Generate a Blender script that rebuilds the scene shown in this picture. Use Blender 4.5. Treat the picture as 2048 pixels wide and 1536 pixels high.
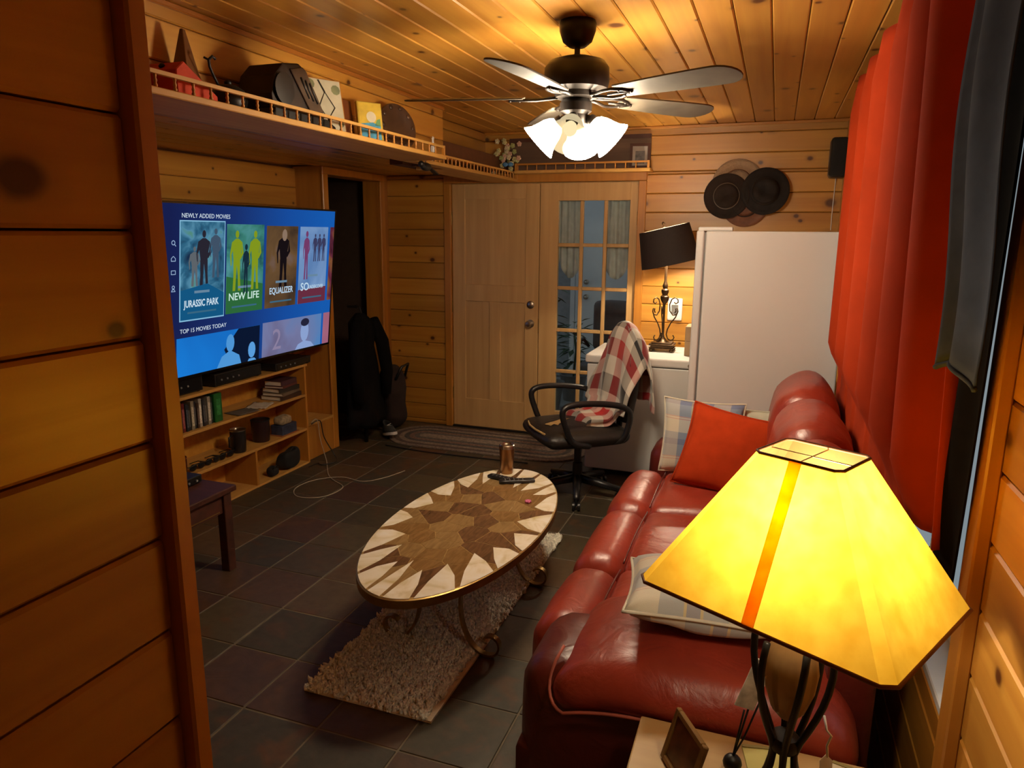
import bpy, bmesh, math, random
from mathutils import Matrix, Vector, Euler, noise
R = math.radians
PI = math.pi
rng = random.Random(7)
for o in list(bpy.data.objects):
    bpy.data.objects.remove(o, do_unlink=True)
SC = bpy.context.scene
COL = SC.collection

# ------------------------------------------------------------------ camera, world, exposure
CAMH = 1.665
RIGHT = Vector((0.939796, 0.341646, 0.007867))
DOWN = Vector((0.077891, -0.191733, -0.978351))
FWD = Vector((-0.332741, 0.920063, -0.206801))
cam = bpy.data.cameras.new('camera')
cam.sensor_width = 36.0
cam.lens = 36.0 * 1430.0 / 2048.0
cam.clip_start = 0.02
camo = bpy.data.objects.new('camera', cam)
COL.objects.link(camo)
Mc = Matrix.Identity(4)
for i in range(3):
    Mc[i][0] = RIGHT[i]; Mc[i][1] = -DOWN[i]; Mc[i][2] = -FWD[i]
Mc[2][3] = CAMH
camo.matrix_world = Mc
SC.camera = camo

wd = bpy.data.worlds.new('dusk'); SC.world = wd
wd.use_nodes = True
wd.node_tree.nodes['Background'].inputs[0].default_value = (0.66, 0.72, 0.75, 1)
wd.node_tree.nodes['Background'].inputs[1].default_value = 0.45
SC.view_settings.view_transform = 'Standard'
SC.view_settings.look = 'None'
SC.view_settings.gamma = 1.0
SC.view_settings.use_curve_mapping = False
SC.view_settings.exposure = 0.0

FAN_E = 124.0        # radiance of the glowing fan glasses
LAMP1_W = 6.8       # bulb in the yellow shade
LAMP2_W = 32.0       # bulb in the dark shade
WARM = (1.0, 0.83, 0.60)

# ------------------------------------------------------------------ helpers
def tag(o, label=None, cat=None, group=None, kind=None):
    if label: o['label'] = label
    if cat: o['category'] = cat
    if group: o['group'] = group
    if kind: o['kind'] = kind
    return o

def empty(name, loc, label, cat, group=None, rz=0, kind=None):
    o = bpy.data.objects.new(name, None)
    o.empty_display_size = 0.05
    o.location = loc
    o.rotation_euler = (0, 0, rz)
    COL.objects.link(o)
    tag(o, label, cat, group, kind)
    return o

def wmat(o):
    """world matrix from loc/rot of a chain of parents (no depsgraph needed)"""
    if o is None: return Matrix.Identity(4)
    return wmat(o.parent) @ o.matrix_basis

class MB:
    def __init__(self):
        self.v = []; self.f = []; self.uv = {}
    def add(self, vs, fs, M=None, uvs=None):
        b = len(self.v)
        for p in vs:
            p = Vector(p)
            self.v.append(M @ p if M is not None else p)
        for k, f in enumerate(fs):
            if uvs is not None: self.uv[len(self.f)] = [uvs[i] for i in f]
            self.f.append([b + i for i in f])
        return self
    def box(self, x0, x1, y0, y1, z0, z1, M=None):
        vs = [(x0,y0,z0),(x1,y0,z0),(x1,y1,z0),(x0,y1,z0),(x0,y0,z1),(x1,y0,z1),(x1,y1,z1),(x0,y1,z1)]
        fs = [(0,3,2,1),(4,5,6,7),(0,1,5,4),(1,2,6,5),(2,3,7,6),(3,0,4,7)]
        return self.add(vs, fs, M)
    def prism(self, poly, z0, z1, M=None):
        n = len(poly)
        a = sum(poly[i][0]*poly[(i+1)%n][1]-poly[(i+1)%n][0]*poly[i][1] for i in range(n))
        if a < 0: poly = poly[::-1]
        vs = [(p[0],p[1],z0) for p in poly] + [(p[0],p[1],z1) for p in poly]
        fs = [tuple(range(n-1,-1,-1)), tuple(range(n,2*n))]
        fs += [(i,(i+1)%n,n+(i+1)%n,n+i) for i in range(n)]
        return self.add(vs, fs, M)
    def lathe(self, prof, n=24, M=None, cap=True, sx=1.0, sy=1.0):
        vs = []; fs = []
        m = len(prof)
        for r, z in prof:
            for i in range(n):
                a = 2*PI*i/n
                vs.append((r*math.cos(a)*sx, r*math.sin(a)*sy, z))
        for j in range(m-1):
            for i in range(n):
                k = (i+1) % n
                fs.append((j*n+i, j*n+k, (j+1)*n+k, (j+1)*n+i))
        if cap:
            if prof[0][0] > 1e-5: fs.append(tuple(range(n-1,-1,-1)))
            if prof[-1][0] > 1e-5: fs.append(tuple((m-1)*n+i for i in range(n)))
        return self.add(vs, fs, M)
    def sphere(self, c, r, n=14, m=8, s=(1,1,1), M=None):
        prof = [(math.sin(PI*j/m)*r, -math.cos(PI*j/m)*r) for j in range(m+1)]
        prof[0] = (1e-6, -r); prof[-1] = (1e-6, r)
        T = Matrix.Translation(c) @ Matrix.Diagonal((s[0], s[1], s[2], 1))
        return self.lathe(prof, n, (M @ T) if M is not None else T, cap=False)
    def tube(self, pts, r, n=8, closed=False, M=None, flat=None):
        """sweep; r number or list; flat=(half width, half thick, side vector) for a flat bar"""
        pts = [Vector(p) for p in pts]
        N = len(pts); vs = []; fs = []
        up = Vector((0,0,1)); prevn = None
        for i, p in enumerate(pts):
            if closed: t = pts[(i+1)%N]-pts[i-1]
            else: t = pts[min(i+1,N-1)]-pts[max(i-1,0)]
            t = t.normalized() if t.length > 1e-9 else Vector((0,0,1))
            if flat:
                a = Vector(flat[2]).normalized(); b = t.cross(a).normalized()
                hw, ht = flat[0], flat[1]
                for (s, q) in ((-1,-1),(1,-1),(1,1),(-1,1)):
                    vs.append(p + a*hw*s + b*ht*q)
                continue
            if prevn is None:
                a = t.cross(up)
                if a.length < 1e-3: a = t.cross(Vector((1,0,0)))
                a.normalize()
            else:
                a = prevn - t*prevn.dot(t)
                if a.length < 1e-6: a = t.orthogonal()
                a.normalize()
            prevn = a
            b = t.cross(a)
            rr = r[i] if isinstance(r, (list, tuple)) else r
            for k in range(n):
                ang = 2*PI*k/n
                vs.append(p + a*math.cos(ang)*rr + b*math.sin(ang)*rr)
        if flat: n = 4
        lim = N if closed else N-1
        for i in range(lim):
            j = (i+1) % N
            for k in range(n):
                l = (k+1) % n
                fs.append((i*n+k, i*n+l, j*n+l, j*n+k))
        if not closed:
            fs.append(tuple(range(n-1,-1,-1))); fs.append(tuple((N-1)*n+k for k in range(n)))
        return self.add(vs, fs, M)
    def grid(self, fn, nu, nv, closed_u=False, M=None, uv=True):
        vs = []; uvs = []
        for j in range(nv+1):
            for i in range(nu+1):
                u, v = i/nu, j/nv
                vs.append(fn(u, v)); uvs.append((u, v))
        fs = []
        w = nu+1
        for j in range(nv):
            for i in range(nu):
                fs.append((j*w+i, j*w+i+1, (j+1)*w+i+1, (j+1)*w+i))
        return self.add(vs, fs, M, uvs if uv else None)
    def rbox(self, x0, x1, y0, y1, z0, z1, r=0.05, puff=(0,0,0), n=10, M=None, wob=0.0, seed=0):
        """rounded, puffed box (cushion)"""
        cx, cy, cz = (x0+x1)/2, (y0+y1)/2, (z0+z1)/2
        hx, hy, hz = (x1-x0)/2, (y1-y0)/2, (z1-z0)/2
        r = min(r, hx, hy, hz)
        bm = bmesh.new()
        bmesh.ops.create_cube(bm, size=2)
        bmesh.ops.subdivide_edges(bm, edges=bm.edges[:], cuts=n, use_grid_fill=True)
        idx = {}
        vs = []
        for v in bm.verts:
            a, b, c = v.co
            # push samples towards the edges so that the rounding is well sampled
            def w(t): return math.copysign(abs(t)**0.75, t)
            p = Vector((w(a)*hx, w(b)*hy, w(c)*hz))
            q = Vector((max(-hx+r, min(hx-r, p.x)), max(-hy+r, min(hy-r, p.y)), max(-hz+r, min(hz-r, p.z))))
            d = p-q
            if d.length > 1e-9: p = q + d.normalized()*min(r, d.length if (abs(d.x)>0)+(abs(d.y)>0)+(abs(d.z)>0) == 1 else r)
            fx, fy, fz = 1-(p.x/hx)**2, 1-(p.y/hy)**2, 1-(p.z/hz)**2
            fx, fy, fz = max(fx,0), max(fy,0), max(fz,0)
            p = Vector((p.x + math.copysign(puff[0]*math.sqrt(fy*fz), p.x)*min(1,abs(p.x)/hx)**2,
                        p.y + math.copysign(puff[1]*math.sqrt(fx*fz), p.y)*min(1,abs(p.y)/hy)**2,
                        p.z + math.copysign(puff[2]*math.sqrt(fx*fy), p.z)*min(1,abs(p.z)/hz)**2))
            if wob:
                nn = noise.noise_vector(p*6 + Vector((seed*3.1, seed*1.7, seed)))
                p += nn*wob
            idx[v] = len(vs); vs.append(p+Vector((cx,cy,cz)))
        fs = [[idx[v] for v in f.verts] for f in bm.faces]
        bm.free()
        return self.add(vs, fs, M)
    def build(self, name, mat, parent=None, smooth=False, bevel=0, seg=1, solid=0, sub=0, world=True, merge=False, angle=None):
        me = bpy.data.meshes.new(name)
        inv = wmat(parent).inverted() if (parent is not None and world) else None
        vs = [(inv @ p if inv is not None else p) for p in self.v]
        me.from_pydata([tuple(p) for p in vs], [], self.f)
        if self.uv:
            ul = me.uv_layers.new(name='UVMap')
            for fi, poly in enumerate(me.polygons):
                q = self.uv.get(fi)
                if q:
                    for li, c in zip(poly.loop_indices, q): ul.data[li].uv = c
        if bevel or merge:
            bm = bmesh.new(); bm.from_mesh(me)
            if merge: bmesh.ops.remove_doubles(bm, verts=bm.verts[:], dist=1e-5)
            if bevel:
                es = [e for e in bm.edges if len(e.link_faces) == 2 and e.calc_face_angle(0) > 0.5]
                bmesh.ops.bevel(bm, geom=es, offset=bevel, segments=seg, profile=0.5, affect='EDGES', clamp_overlap=True)
            bm.to_mesh(me); bm.free()
        me.materials.append(mat)
        if smooth:
            for p in me.polygons: p.use_smooth = True
            if angle: me.set_sharp_from_angle(angle=R(angle))
        o = bpy.data.objects.new(name, me)
        COL.objects.link(o)
        if parent is not None: o.parent = parent
        if solid:
            md = o.modifiers.new('s', 'SOLIDIFY'); md.thickness = solid; md.offset = 0
        if sub:
            md = o.modifiers.new('sub', 'SUBSURF'); md.levels = sub; md.render_levels = sub
        return o

def B(name, mat, parent, *a, bevel=0.003, seg=1, M=None):
    return MB().box(*a, M=M).build(name, mat, parent, bevel=bevel, seg=seg)

def place(loc, rz=0, rx=0, ry=0):
    return Matrix.Translation(loc) @ Euler((rx, ry, rz)).to_matrix().to_4x4()

# ------------------------------------------------------------------ materials
def newmat(name):
    m = bpy.data.materials.new(name); m.use_nodes = True
    nt = m.node_tree
    return m, nt, nt.nodes['Principled BSDF']

def N(nt, typ, **kw):
    n = nt.nodes.new(typ)
    for k, v in kw.items(): setattr(n, k, v)
    return n

def ramp(nt, stops, interp='LINEAR'):
    n = nt.nodes.new('ShaderNodeValToRGB')
    cr = n.color_ramp; cr.interpolation = interp
    while len(cr.elements) < len(stops): cr.elements.new(0.5)
    for e, (p, c) in zip(cr.elements, stops):
        e.position = p; e.color = (c[0], c[1], c[2], 1)
    return n

def simple(name, col, rough=0.5, metal=0.0, var=0.12, scale=18.0, bump=0.0, bscale=None, coat=0.0, emit=None, sheen=0.0, spec=0.5):
    m, nt, bs = newmat(name)
    tc = N(nt, 'ShaderNodeTexCoord')
    nz = N(nt, 'ShaderNodeTexNoise'); nz.inputs['Scale'].default_value = scale; nz.inputs['Detail'].default_value = 4
    nt.links.new(tc.outputs['Object'], nz.inputs['Vector'])
    a = tuple(max(0, c*(1-var)) for c in col); b = tuple(min(1, c*(1+var)) for c in col)
    rp = ramp(nt, [(0.3, a), (0.7, b)])
    nt.links.new(nz.outputs['Fac'], rp.inputs[0])
    nt.links.new(rp.outputs[0], bs.inputs['Base Color'])
    bs.inputs['Roughness'].default_value = rough
    bs.inputs['Metallic'].default_value = metal
    bs.inputs['Specular IOR Level'].default_value = spec
    if coat: bs.inputs['Coat Weight'].default_value = coat; bs.inputs['Coat Roughness'].default_value = 0.15
    if sheen: bs.inputs['Sheen Weight'].default_value = sheen
    if emit:
        bs.inputs['Emission Color'].default_value = (*emit[0], 1); bs.inputs['Emission Strength'].default_value = emit[1]
    if bump:
        n2 = N(nt, 'ShaderNodeTexNoise'); n2.inputs['Scale'].default_value = bscale or scale*3; n2.inputs['Detail'].default_value = 5
        nt.links.new(tc.outputs['Object'], n2.inputs['Vector'])
        bp = N(nt, 'ShaderNodeBump'); bp.inputs['Strength'].default_value = bump; bp.inputs['Distance'].default_value = 0.01
        nt.links.new(n2.outputs['Fac'], bp.inputs['Height']); nt.links.new(bp.outputs[0], bs.inputs['Normal'])
    return m

def wood(name, light, dark, knots=True, rough=0.38, axis='X', stretch=1.0, coat=0.25, vary=0.35):
    """pine: grain along the local axis, knots, a tint that differs from board to board"""
    m, nt, bs = newmat(name)
    L = nt.links.new
    tc = N(nt, 'ShaderNodeTexCoord'); oi = N(nt, 'ShaderNodeObjectInfo')
    mul = N(nt, 'ShaderNodeMath', operation='MULTIPLY'); mul.inputs[1].default_value = 57.0
    L(oi.outputs['Random'], mul.inputs[0])
    cmb = N(nt, 'ShaderNodeCombineXYZ')
    for i in range(3): L(mul.outputs[0], cmb.inputs[i])
    add = N(nt, 'ShaderNodeVectorMath', operation='ADD')
    L(tc.outputs['Object'], add.inputs[0]); L(cmb.outputs[0], add.inputs[1])
    mp = N(nt, 'ShaderNodeMapping')
    s = {'X': (0.7, 16, 16), 'Y': (16, 0.7, 16), 'Z': (16, 16, 0.7)}[axis]
    mp.inputs['Scale'].default_value = tuple(c*stretch for c in s)
    L(add.outputs[0], mp.inputs['Vector'])
    nz = N(nt, 'ShaderNodeTexNoise'); nz.inputs['Scale'].default_value = 1.0; nz.inputs['Detail'].default_value = 5; nz.inputs['Distortion'].default_value = 0.8
    L(mp.outputs[0], nz.inputs['Vector'])
    mid = tuple((a+b)/2 for a, b in zip(light, dark))
    rp = ramp(nt, [(0.25, dark), (0.5, mid), (0.75, light)])
    L(nz.outputs['Fac'], rp.inputs[0])
    col = rp.outputs[0]
    if knots:
        sx = N(nt, 'ShaderNodeSeparateXYZ'); L(add.outputs[0], sx.inputs[0])
        cx_ = N(nt, 'ShaderNodeCombineXYZ'); L(sx.outputs[0], cx_.inputs[0]); L(sx.outputs[2], cx_.inputs[1])
        mp2 = N(nt, 'ShaderNodeMapping'); mp2.inputs['Scale'].default_value = (3.0, 3.8, 1.0)
        L(cx_.outputs[0], mp2.inputs['Vector'])
        n3 = N(nt, 'ShaderNodeTexNoise'); n3.inputs['Scale'].default_value = 22; n3.inputs['Detail'].default_value = 2
        L(add.outputs[0], n3.inputs['Vector'])
        vo = N(nt, 'ShaderNodeTexVoronoi', voronoi_dimensions='2D'); vo.inputs['Scale'].default_value = 1.0; vo.inputs['Randomness'].default_value = 1.0
        L(mp2.outputs[0], vo.inputs['Vector'])
        jit = N(nt, 'ShaderNodeMath', operation='MULTIPLY_ADD'); jit.inputs[1].default_value = 0.05; 
        sc_ = N(nt, 'ShaderNodeSeparateColor'); L(vo.outputs['Color'], sc_.inputs[0])
        m3 = N(nt, 'ShaderNodeMapRange'); m3.inputs['From Min'].default_value = 0.0; m3.inputs['From Max'].default_value = 1.0; m3.inputs['To Min'].default_value = 0.75; m3.inputs['To Max'].default_value = 3.2
        L(sc_.outputs[0], m3.inputs['Value'])
        m4 = N(nt, 'ShaderNodeMath', operation='MULTIPLY'); L(vo.outputs['Distance'], m4.inputs[0]); L(m3.outputs[0], m4.inputs[1])
        L(n3.outputs['Fac'], jit.inputs[0]); L(m4.outputs[0], jit.inputs[2])
        kr = ramp(nt, [(0.080, (1,1,1)), (0.105, (0.7,0.7,0.7)), (0.135, (0.22,0.22,0.22)), (0.23, (0,0,0))])
        L(jit.outputs[0], kr.inputs[0])
        mx = N(nt, 'ShaderNodeMix', data_type='RGBA')
        L(kr.outputs[0], mx.inputs['Factor']); L(col, mx.inputs[6]); mx.inputs[7].default_value = (dark[0]*0.22, dark[1]*0.16, dark[2]*0.2, 1)
        col = mx.outputs[2]
    # board to board tint
    hs = N(nt, 'ShaderNodeHueSaturation')
    mr = N(nt, 'ShaderNodeMapRange'); mr.inputs['To Min'].default_value = 1-vary; mr.inputs['To Max'].default_value = 1+vary*0.5
    L(oi.outputs['Random'], mr.inputs['Value']); L(mr.outputs[0], hs.inputs['Value'])
    hs.inputs['Saturation'].default_value = 1.0
    L(col, hs.inputs['Color']); L(hs.outputs[0], bs.inputs['Base Color'])
    bs.inputs['Roughness'].default_value = rough
    bs.inputs['Coat Weight'].default_value = coat; bs.inputs['Coat Roughness'].default_value = 0.3
    bp = N(nt, 'ShaderNodeBump'); bp.inputs['Strength'].default_value = 0.12; bp.inputs['Distance'].default_value = 0.004
    L(nz.outputs['Fac'], bp.inputs['Height']); L(bp.outputs[0], bs.inputs['Normal'])
    return m

def plaid(name, su, sv, pu, pv, rough=0.85, sheen=0.3):
    """woven check from two stripe sequences over the UV map: su/sv lists of (width, colour)"""
    m, nt, bs = newmat(name)
    L = nt.links.new
    uv = N(nt, 'ShaderNodeUVMap'); sep = N(nt, 'ShaderNodeSeparateXYZ'); L(uv.outputs[0], sep.inputs[0])
    outs = []
    for i, (seq, per) in enumerate(((su, pu), (sv, pv))):
        ml = N(nt, 'ShaderNodeMath', operation='MULTIPLY'); ml.inputs[1].default_value = per
        fr = N(nt, 'ShaderNodeMath', operation='FRACT')
        L(sep.outputs[i], ml.inputs[0]); L(ml.outputs[0], fr.inputs[0])
        tot = sum(w for w, c in seq); p = 0; st = []
        for w, c in seq: st.append((p/tot, c)); p += w
        rp = ramp(nt, st, 'CONSTANT'); L(fr.outputs[0], rp.inputs[0]); outs.append(rp.outputs[0])
    mx = N(nt, 'ShaderNodeMix', data_type='RGBA'); mx.inputs['Factor'].default_value = 0.5
    L(outs[0], mx.inputs[6]); L(outs[1], mx.inputs[7])
    L(mx.outputs[2], bs.inputs['Base Color'])
    bs.inputs['Roughness'].default_value = rough; bs.inputs['Sheen Weight'].default_value = sheen
    tc = N(nt, 'ShaderNodeTexCoord'); nz = N(nt, 'ShaderNodeTexNoise'); nz.inputs['Scale'].default_value = 300
    L(tc.outputs['Object'], nz.inputs['Vector'])
    bp = N(nt, 'ShaderNodeBump'); bp.inputs['Strength'].default_value = 0.15; bp.inputs['Distance'].default_value = 0.003
    L(nz.outputs['Fac'], bp.inputs['Height']); L(bp.outputs[0], bs.inputs['Normal'])
    return m

def emis(name, col, strength, var=None, scale=6.0):
    m = bpy.data.materials.new(name); m.use_nodes = True
    nt = m.node_tree; nt.nodes.clear()
    out = N(nt, 'ShaderNodeOutputMaterial'); em = N(nt, 'ShaderNodeEmission'); em.inputs[1].default_value = strength
    nt.links.new(em.outputs[0], out.inputs[0])
    if var:
        tc = N(nt, 'ShaderNodeTexCoord'); nz = N(nt, 'ShaderNodeTexNoise'); nz.inputs['Scale'].default_value = scale; nz.inputs['Detail'].default_value = 3; nz.inputs['Distortion'].default_value = 0.6
        nt.links.new(tc.outputs['Object'], nz.inputs['Vector'])
        rp = ramp(nt, var); nt.links.new(nz.outputs['Fac'], rp.inputs[0]); nt.links.new(rp.outputs[0], em.inputs[0])
    else:
        em.inputs[0].default_value = (*col, 1)
    return m

PINE = wood('pine_boards', (0.58, 0.295, 0.046), (0.42, 0.168, 0.021), vary=0.25)
PINE_TRIM = wood('pine_trim', (0.54, 0.235, 0.032), (0.40, 0.150, 0.018), knots=False, axis='Z', vary=0.15)
PINE_TRIMX = wood('pine_trim_flat', (0.54, 0.235, 0.032), (0.40, 0.150, 0.018), knots=False, axis='X', vary=0.15)
PINE_SHELF = wood('pine_shelf', (0.60, 0.34, 0.085), (0.46, 0.23, 0.045), knots=False, axis='Y', vary=0.1, rough=0.6, coat=0.0)
DOORWOOD = wood('door_fir', (0.60, 0.38, 0.16), (0.47, 0.28, 0.10), knots=False, axis='Z', rough=0.45, vary=0.05)
DARKWOOD = wood('dark_wood', (0.085, 0.022, 0.010), (0.030, 0.008, 0.004), knots=False, rough=0.6, vary=0.1, coat=0.0)
BIRCH = wood('light_tabletop', (0.50, 0.33, 0.13), (0.38, 0.23, 0.08), knots=False, rough=0.5, vary=0.05)
BACKING = simple('dark_groove', (0.10, 0.035, 0.008), 0.8)
GROUT = simple('grout', (0.145, 0.118, 0.078), 0.9)
BLACKIRON = simple('black_iron', (0.012, 0.011, 0.010), 0.45, 0.4)
BLACKPL = simple('black_plastic', (0.010, 0.010, 0.011), 0.38)
BLACKGL = simple('gloss_black', (0.006, 0.006, 0.007), 0.18)
WHITEAPP = simple('white_enamel', (0.66, 0.65, 0.63), 0.38, var=0.015, scale=3)
WHITEPL = simple('white_plastic', (0.72, 0.72, 0.70), 0.4, var=0.03)
GREYPL = simple('grey_plastic', (0.15, 0.15, 0.15), 0.5)
CHROME = simple('brushed_nickel', (0.45, 0.40, 0.33), 0.28, 1.0, var=0.05)
BRASS = simple('aged_brass', (0.30, 0.19, 0.06), 0.4, 0.8, var=0.2)
PAPER = simple('paper', (0.7, 0.66, 0.55), 0.8, var=0.05)

# slate tile: each tile its own mix of grey green, rust and plum
def slate():
    m, nt, bs = newmat('slate_tile')
    L = nt.links.new
    tc = N(nt, 'ShaderNodeTexCoord'); oi = N(nt, 'ShaderNodeObjectInfo')
    mul = N(nt, 'ShaderNodeMath', operation='MULTIPLY'); mul.inputs[1].default_value = 91.0
    L(oi.outputs['Random'], mul.inputs[0])
    cmb = N(nt, 'ShaderNodeCombineXYZ'); [L(mul.outputs[0], cmb.inputs[i]) for i in range(3)]
    add = N(nt, 'ShaderNodeVectorMath', operation='ADD'); L(tc.outputs['Object'], add.inputs[0]); L(cmb.outputs[0], add.inputs[1])
    base = ramp(nt, [(0.0, (0.044,0.036,0.019)), (0.3, (0.066,0.050,0.025)), (0.55, (0.042,0.037,0.024)), (0.8, (0.085,0.052,0.023)), (1.0, (0.054,0.029,0.019))], 'EASE')
    L(oi.outputs['Random'], base.inputs[0])
    n1 = N(nt, 'ShaderNodeTexNoise'); n1.inputs['Scale'].default_value = 6; n1.inputs['Detail'].default_value = 6; n1.inputs['Distortion'].default_value = 1.2
    L(add.outputs[0], n1.inputs['Vector'])
    r1 = ramp(nt, [(0.52, (0,0,0)), (0.72, (1,1,1))]); L(n1.outputs['Fac'], r1.inputs[0])
    mx = N(nt, 'ShaderNodeMix', data_type='RGBA'); L(r1.outputs[0], mx.inputs['Factor']); L(base.outputs[0], mx.inputs[6]); mx.inputs[7].default_value = (0.085, 0.040, 0.016, 1)
    n2 = N(nt, 'ShaderNodeTexNoise'); n2.inputs['Scale'].default_value = 25; n2.inputs['Detail'].default_value = 6
    L(add.outputs[0], n2.inputs['Vector'])
    hs = N(nt, 'ShaderNodeHueSaturation'); mr = N(nt, 'ShaderNodeMapRange'); mr.inputs['To Min'].default_value = 0.55; mr.inputs['To Max'].default_value = 1.5
    L(n2.outputs['Fac'], mr.inputs['Value']); L(mr.outputs[0], hs.inputs['Value']); L(mx.outputs[2], hs.inputs['Color'])
    L(hs.outputs[0], bs.inputs['Base Color'])
    bs.inputs['Roughness'].default_value = 0.5
    bp = N(nt, 'ShaderNodeBump'); bp.inputs['Strength'].default_value = 0.5; bp.inputs['Distance'].default_value = 0.006
    L(n1.outputs['Fac'], bp.inputs['Height']); L(bp.outputs[0], bs.inputs['Normal'])
    return m
SLATE = slate()

def leather(name, col):
    m, nt, bs = newmat(name)
    L = nt.links.new
    tc = N(nt, 'ShaderNodeTexCoord')
    n1 = N(nt, 'ShaderNodeTexNoise'); n1.inputs['Scale'].default_value = 5; n1.inputs['Detail'].default_value = 6
    L(tc.outputs['Object'], n1.inputs['Vector'])
    rp = ramp(nt, [(0.3, tuple(c*0.8 for c in col)), (0.7, tuple(c*1.2 for c in col))]); L(n1.outputs['Fac'], rp.inputs[0]); L(rp.outputs[0], bs.inputs['Base Color'])
    bs.inputs['Roughness'].default_value = 0.38; bs.inputs['Coat Weight'].default_value = 0.2; bs.inputs['Coat Roughness'].default_value = 0.3
    n2 = N(nt, 'ShaderNodeTexNoise'); n2.inputs['Scale'].default_value = 11; n2.inputs['Detail'].default_value = 4; n2.inputs['Distortion'].default_value = 0.9
    L(tc.outputs['Object'], n2.inputs['Vector'])
    b1 = N(nt, 'ShaderNodeBump'); b1.inputs['Strength'].default_value = 0.30; b1.inputs['Distance'].default_value = 0.02
    L(n2.outputs['Fac'], b1.inputs['Height'])
    n3 = N(nt, 'ShaderNodeTexVoronoi'); n3.inputs['Scale'].default_value = 320
    L(tc.outputs['Object'], n3.inputs['Vector'])
    b2 = N(nt, 'ShaderNodeBump'); b2.inputs['Strength'].default_value = 0.08; b2.inputs['Distance'].default_value = 0.001
    L(n3.outputs['Distance'], b2.inputs['Height']); L(b1.outputs[0], b2.inputs['Normal']); L(b2.outputs[0], bs.inputs['Normal'])
    return m
LEATHER = leather('oxblood_leather', (0.27, 0.032, 0.016))

def glass(name, tint=(0.9, 0.95, 0.97), refl=0.06):
    m = bpy.data.materials.new(name); m.use_nodes = True
    nt = m.node_tree; nt.nodes.clear()
    out = N(nt, 'ShaderNodeOutputMaterial'); tr = N(nt, 'ShaderNodeBsdfTransparent'); gl = N(nt, 'ShaderNodeBsdfGlossy')
    tc = N(nt, 'ShaderNodeTexCoord'); nz = N(nt, 'ShaderNodeTexNoise'); nz.inputs['Scale'].default_value = 2
    nt.links.new(tc.outputs['Object'], nz.inputs['Vector'])
    rp = ramp(nt, [(0.3, tuple(c*0.96 for c in tint)), (0.7, tint)]); nt.links.new(nz.outputs['Fac'], rp.inputs[0]); nt.links.new(rp.outputs[0], tr.inputs[0])
    gl.inputs['Roughness'].default_value = 0.03
    mx = N(nt, 'ShaderNodeMixShader'); mx.inputs[0].default_value = refl
    nt.links.new(tr.outputs[0], mx.inputs[1]); nt.links.new(gl.outputs[0], mx.inputs[2]); nt.links.new(mx.outputs[0], out.inputs[0])
    return m
GLASS = glass('window_glass')

# ------------------------------------------------------------------ the shell of the room
XR, YB, ZC = 0.42, 5.55, 2.44          # right wall, back wall, ceiling (faces of the boards)
XL, XJ = -3.38, -3.15                  # alcove wall behind the television, wall with the dark doorway
PITCH = 0.1375
_bc = {}
def board_mesh(L_, w, mat, t=0.018, c=0.005):
    k = (round(L_, 3), round(w, 4), mat.name)
    if k in _bc: return _bc[k]
    sec = [(0.0, 0.0), (-t+c, 0.0), (-t, c), (-t, w-c), (-t+c, w), (0.0, w)]
    n = len(sec)
    vs = [(0, y, z) for y, z in sec] + [(L_, y, z) for y, z in sec]
    fs = [tuple(range(n)), tuple(range(2*n-1, n-1, -1))] + [(i, n+i, n+(i+1) % n, (i+1) % n) for i in range(n)]
    me = bpy.data.meshes.new('board'); me.from_pydata(vs, [], fs); me.materials.append(mat)
    bm = bmesh.new(); bm.from_mesh(me); bmesh.ops.recalc_face_normals(bm, faces=bm.faces[:]); bm.to_mesh(me); bm.free()
    _bc[k] = me
    return me
def board(parent, L_, w, M, mat=None, gap=0.003):
    o = bpy.data.objects.new('board', board_mesh(L_, w-gap, mat or PINE))
    o.matrix_world = M
    o.parent = parent
    COL.objects.link(o)
    return o
def wallboards(parent, org, rz, length, z0, z1, seam):
    """rows of horizontal boards between z0 and z1; org = world xy of local x=0 on the face of the boards"""
    k = math.floor((z0-seam)/PITCH)
    z = seam + k*PITCH
    back = Matrix.Rotation(rz, 4, 'Z') @ Vector((0, 0.018, 0, 0))
    while z < z1-1e-4:
        a, b = max(z, z0), min(z+PITCH, z1)
        if b-a > 0.015:
            board(parent, length, b-a, Matrix.Translation((org[0]+back[0], org[1]+back[1], a)) @ Matrix.Rotation(rz, 4, 'Z'))
        z += PITCH
def structure(name, boxes, mat, label, cat):
    m = MB()
    for b in boxes: m.box(*b)
    o = m.build(name, mat)
    return tag(o, label, cat, kind='structure')
def overheadboards(parent, xs, y0, y1, z):
    for a, b in zip(xs[:-1], xs[1:]):
        M = Matrix(((0,0,1,a),(1,0,0,y0),(0,1,0,z+0.018),(0,0,0,1)))
        board(parent, y1-y0, b-a, M)

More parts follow.
